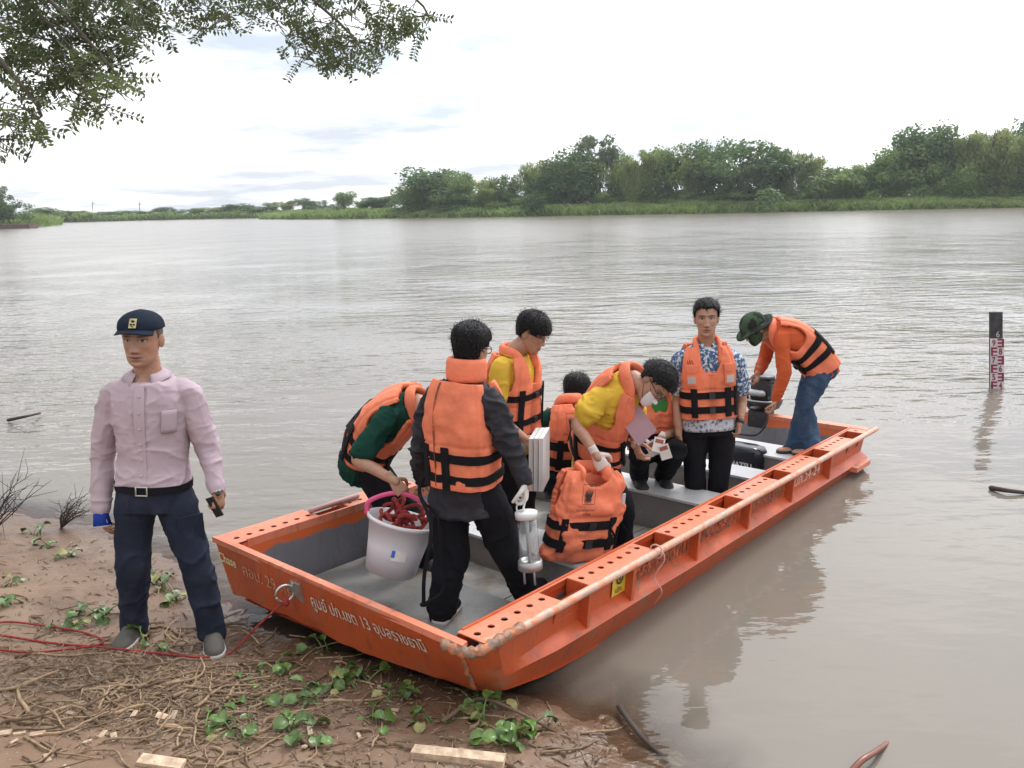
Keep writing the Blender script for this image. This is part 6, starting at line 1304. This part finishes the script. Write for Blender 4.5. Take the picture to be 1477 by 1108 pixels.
b0, b1 = groundpt(596, 1090), groundpt(728, 1104); d = nrm(b1 - b0); tag(obj('wood_offcut', Geo().box((b0 + b1) / 2 + UPZ * .02, [d, np.cross(UPZ, d), UPZ], [float(np.linalg.norm(b1 - b0)) / 2, .028, .016]), M['chip'], smooth=False), 'pale sawn timber offcut lying on the mud', 'timber')
b0, b1 = groundpt(205, 1100), groundpt(262, 1108); d = nrm(b1 - b0); tag(obj('wood_offcut', Geo().box((b0 + b1) / 2 + UPZ * .012, [d, np.cross(UPZ, d), UPZ], [.09, .03, .01]), M['chip'], smooth=False), 'short flat split of pale timber among the stalks', 'timber')
# black stick half in the water, driftwood
def stick(name, pts, rad, m, label, cat='stick'): tag(obj(name, Geo().tube(spline(pts, 18), np.linspace(rad, rad * .6, 18), 8), m), label, cat)
stick('wet_stick', [onz(893, 1020, .03), onz(925, 1062, .02), groundpt(962, 1100) + UPZ * .01], .014, M['twig'], 'black wet stick lying half in the shallows')
stick('floating_stick', [onz(1430, 704, .02), onz(1455, 708, .03), onz(1500, 713, .0)], .022, M['twig'], 'dark stick floating below the gauge post')
stick('floating_stick', [onz(12, 606, .03), onz(36, 601, .07), onz(58, 596, .03)], .02, M['twig'], 'bent dark stick poking from the river behind the lilac shirted man')
stick('drift_branch', [groundpt(640, 1045) + UPZ * .02, groundpt(690, 1022) + UPZ * .05, groundpt(740, 1035) + UPZ * .04, groundpt(800, 1058) + UPZ * .01], .010, M['stalk'], 'thin pale driftwood branch lying across the hyacinths', 'branch')
stick('sunken_root', [onz(1215, 1130, -.02), onz(1240, 1100, .03), onz(1262, 1085, .03), onz(1290, 1065, -.03)], .016, mat('red_root', (.20, .07, .045), rough=.3), 'reddish root breaking the surface of the shallows', 'root')
# leafless brush at the water's edge
for nm, px, py, sc, lab in (('bare_shrub', -15, 770, 1.0, 'leafless brown shrub leaning over the water by the bank'), ('bare_shrub', 88, 762, .55, 'small bare twiggy shrub behind the hyacinths')):
    b_ = groundpt(px, py); g = Geo(); r2 = np.random.default_rng(int(px) + 90)
    for k in range(16):
        a = r2.uniform(-.6, 2.2); L = r2.uniform(.25, .62) * sc; t = b_ + np.array([math.cos(a) * L * .8, math.sin(a) * L * .4, L * r2.uniform(.3, .9)]); pts = spline([b_, b_ * .55 + t * .45 + UPZ * .05 * sc + r2.normal(0, .03, 3), t], 10); g.tube(pts, np.linspace(.006, .0015, 10), 5)
        for q in (4, 6, 8): e_ = pts[q] + r2.normal(0, .10 * sc, 3) + UPZ * .05 * sc; g.tube([pts[q], (pts[q] + e_) / 2 + r2.normal(0, .01, 3), e_], [.0025, .002, .001], 4)
    e = thing(nm, b_, lab, 'shrub'); obj('twigs', g, M['twig'], e)

# fine straw, chips of bark and clods too small to count
r = np.random.default_rng(77); LV = []; n = 5200
for k in range(n):
    px, py = (r.normal(250, 140), r.normal(1000, 45)) if k < n * .55 else (r.uniform(-40, 900), r.uniform(760, 1120))
    if py > 1125 or py < 755 or px < -60: continue
    LV.append((px, py))
LV = np.array(LV); P0 = np.array([onz(a, b, .1) for a, b in LV]); ok = shore_d(P0[:, 0], P0[:, 1]) > .02; P0 = P0[ok]; P0[:, 2] = ground_z(P0[:, 0], P0[:, 1]) + .003
n = len(P0); a = r.uniform(0, np.pi, n); L = r.uniform(.008, .055, n) * (r.uniform(size=n) < .5) + r.uniform(.006, .018, n); wd = r.uniform(.0012, .006, n); D = np.c_[np.cos(a), np.sin(a), r.normal(0, .18, n)]; S = np.c_[-np.sin(a), np.cos(a), r.normal(0, .2, n)]; h = np.array([0, 0, 1.0])
A = P0 - D * L[:, None]; Bq = P0 + D * L[:, None]; ww = (wd[:, None]) * S; V = np.stack([A - ww, A + ww, Bq + ww * .6, Bq - ww * .6, P0 + h * (wd[:, None] * 1.2)], 1)
F = [f for i in range(n) for f in ((5 * i, 5 * i + 1, 5 * i + 4), (5 * i + 1, 5 * i + 2, 5 * i + 4), (5 * i + 2, 5 * i + 3, 5 * i + 4), (5 * i + 3, 5 * i, 5 * i + 4))]
M['litter'] = mat('straw_litter', (.17, .11, .07), rough=.95, var=.5, vs_=40, c2=(.33, .25, .17), c2s=30, c2t=(.52, .6))
tag(obj('straw_litter', Geo().add(V, F), M['litter'], smooth=False), 'fine straw and bark litter strewn over the mud', 'litter', kind='stuff')
# river air
hz = bpy.data.materials.new('haze'); hz.use_nodes = True; t = hz.node_tree; t.nodes.clear(); o_ = t.nodes.new('ShaderNodeOutputMaterial'); vv = t.nodes.new('ShaderNodeVolumePrincipled')
vv.inputs['Color'].default_value = (.9, .95, 1, 1); vv.inputs['Density'].default_value = .0003; vv.inputs['Anisotropy'].default_value = .2; t.links.new(vv.outputs[0], o_.inputs['Volume'])
zt = 40.0; hb_ = obj('haze', Geo().box((0, 0, (zt - 4) / 2), np.eye(3), [1000, 1000, (zt + 4) / 2]), hz, smooth=False); tag(hb_, 'thin pale river haze', kind='stuff'); hb_.visible_shadow = True
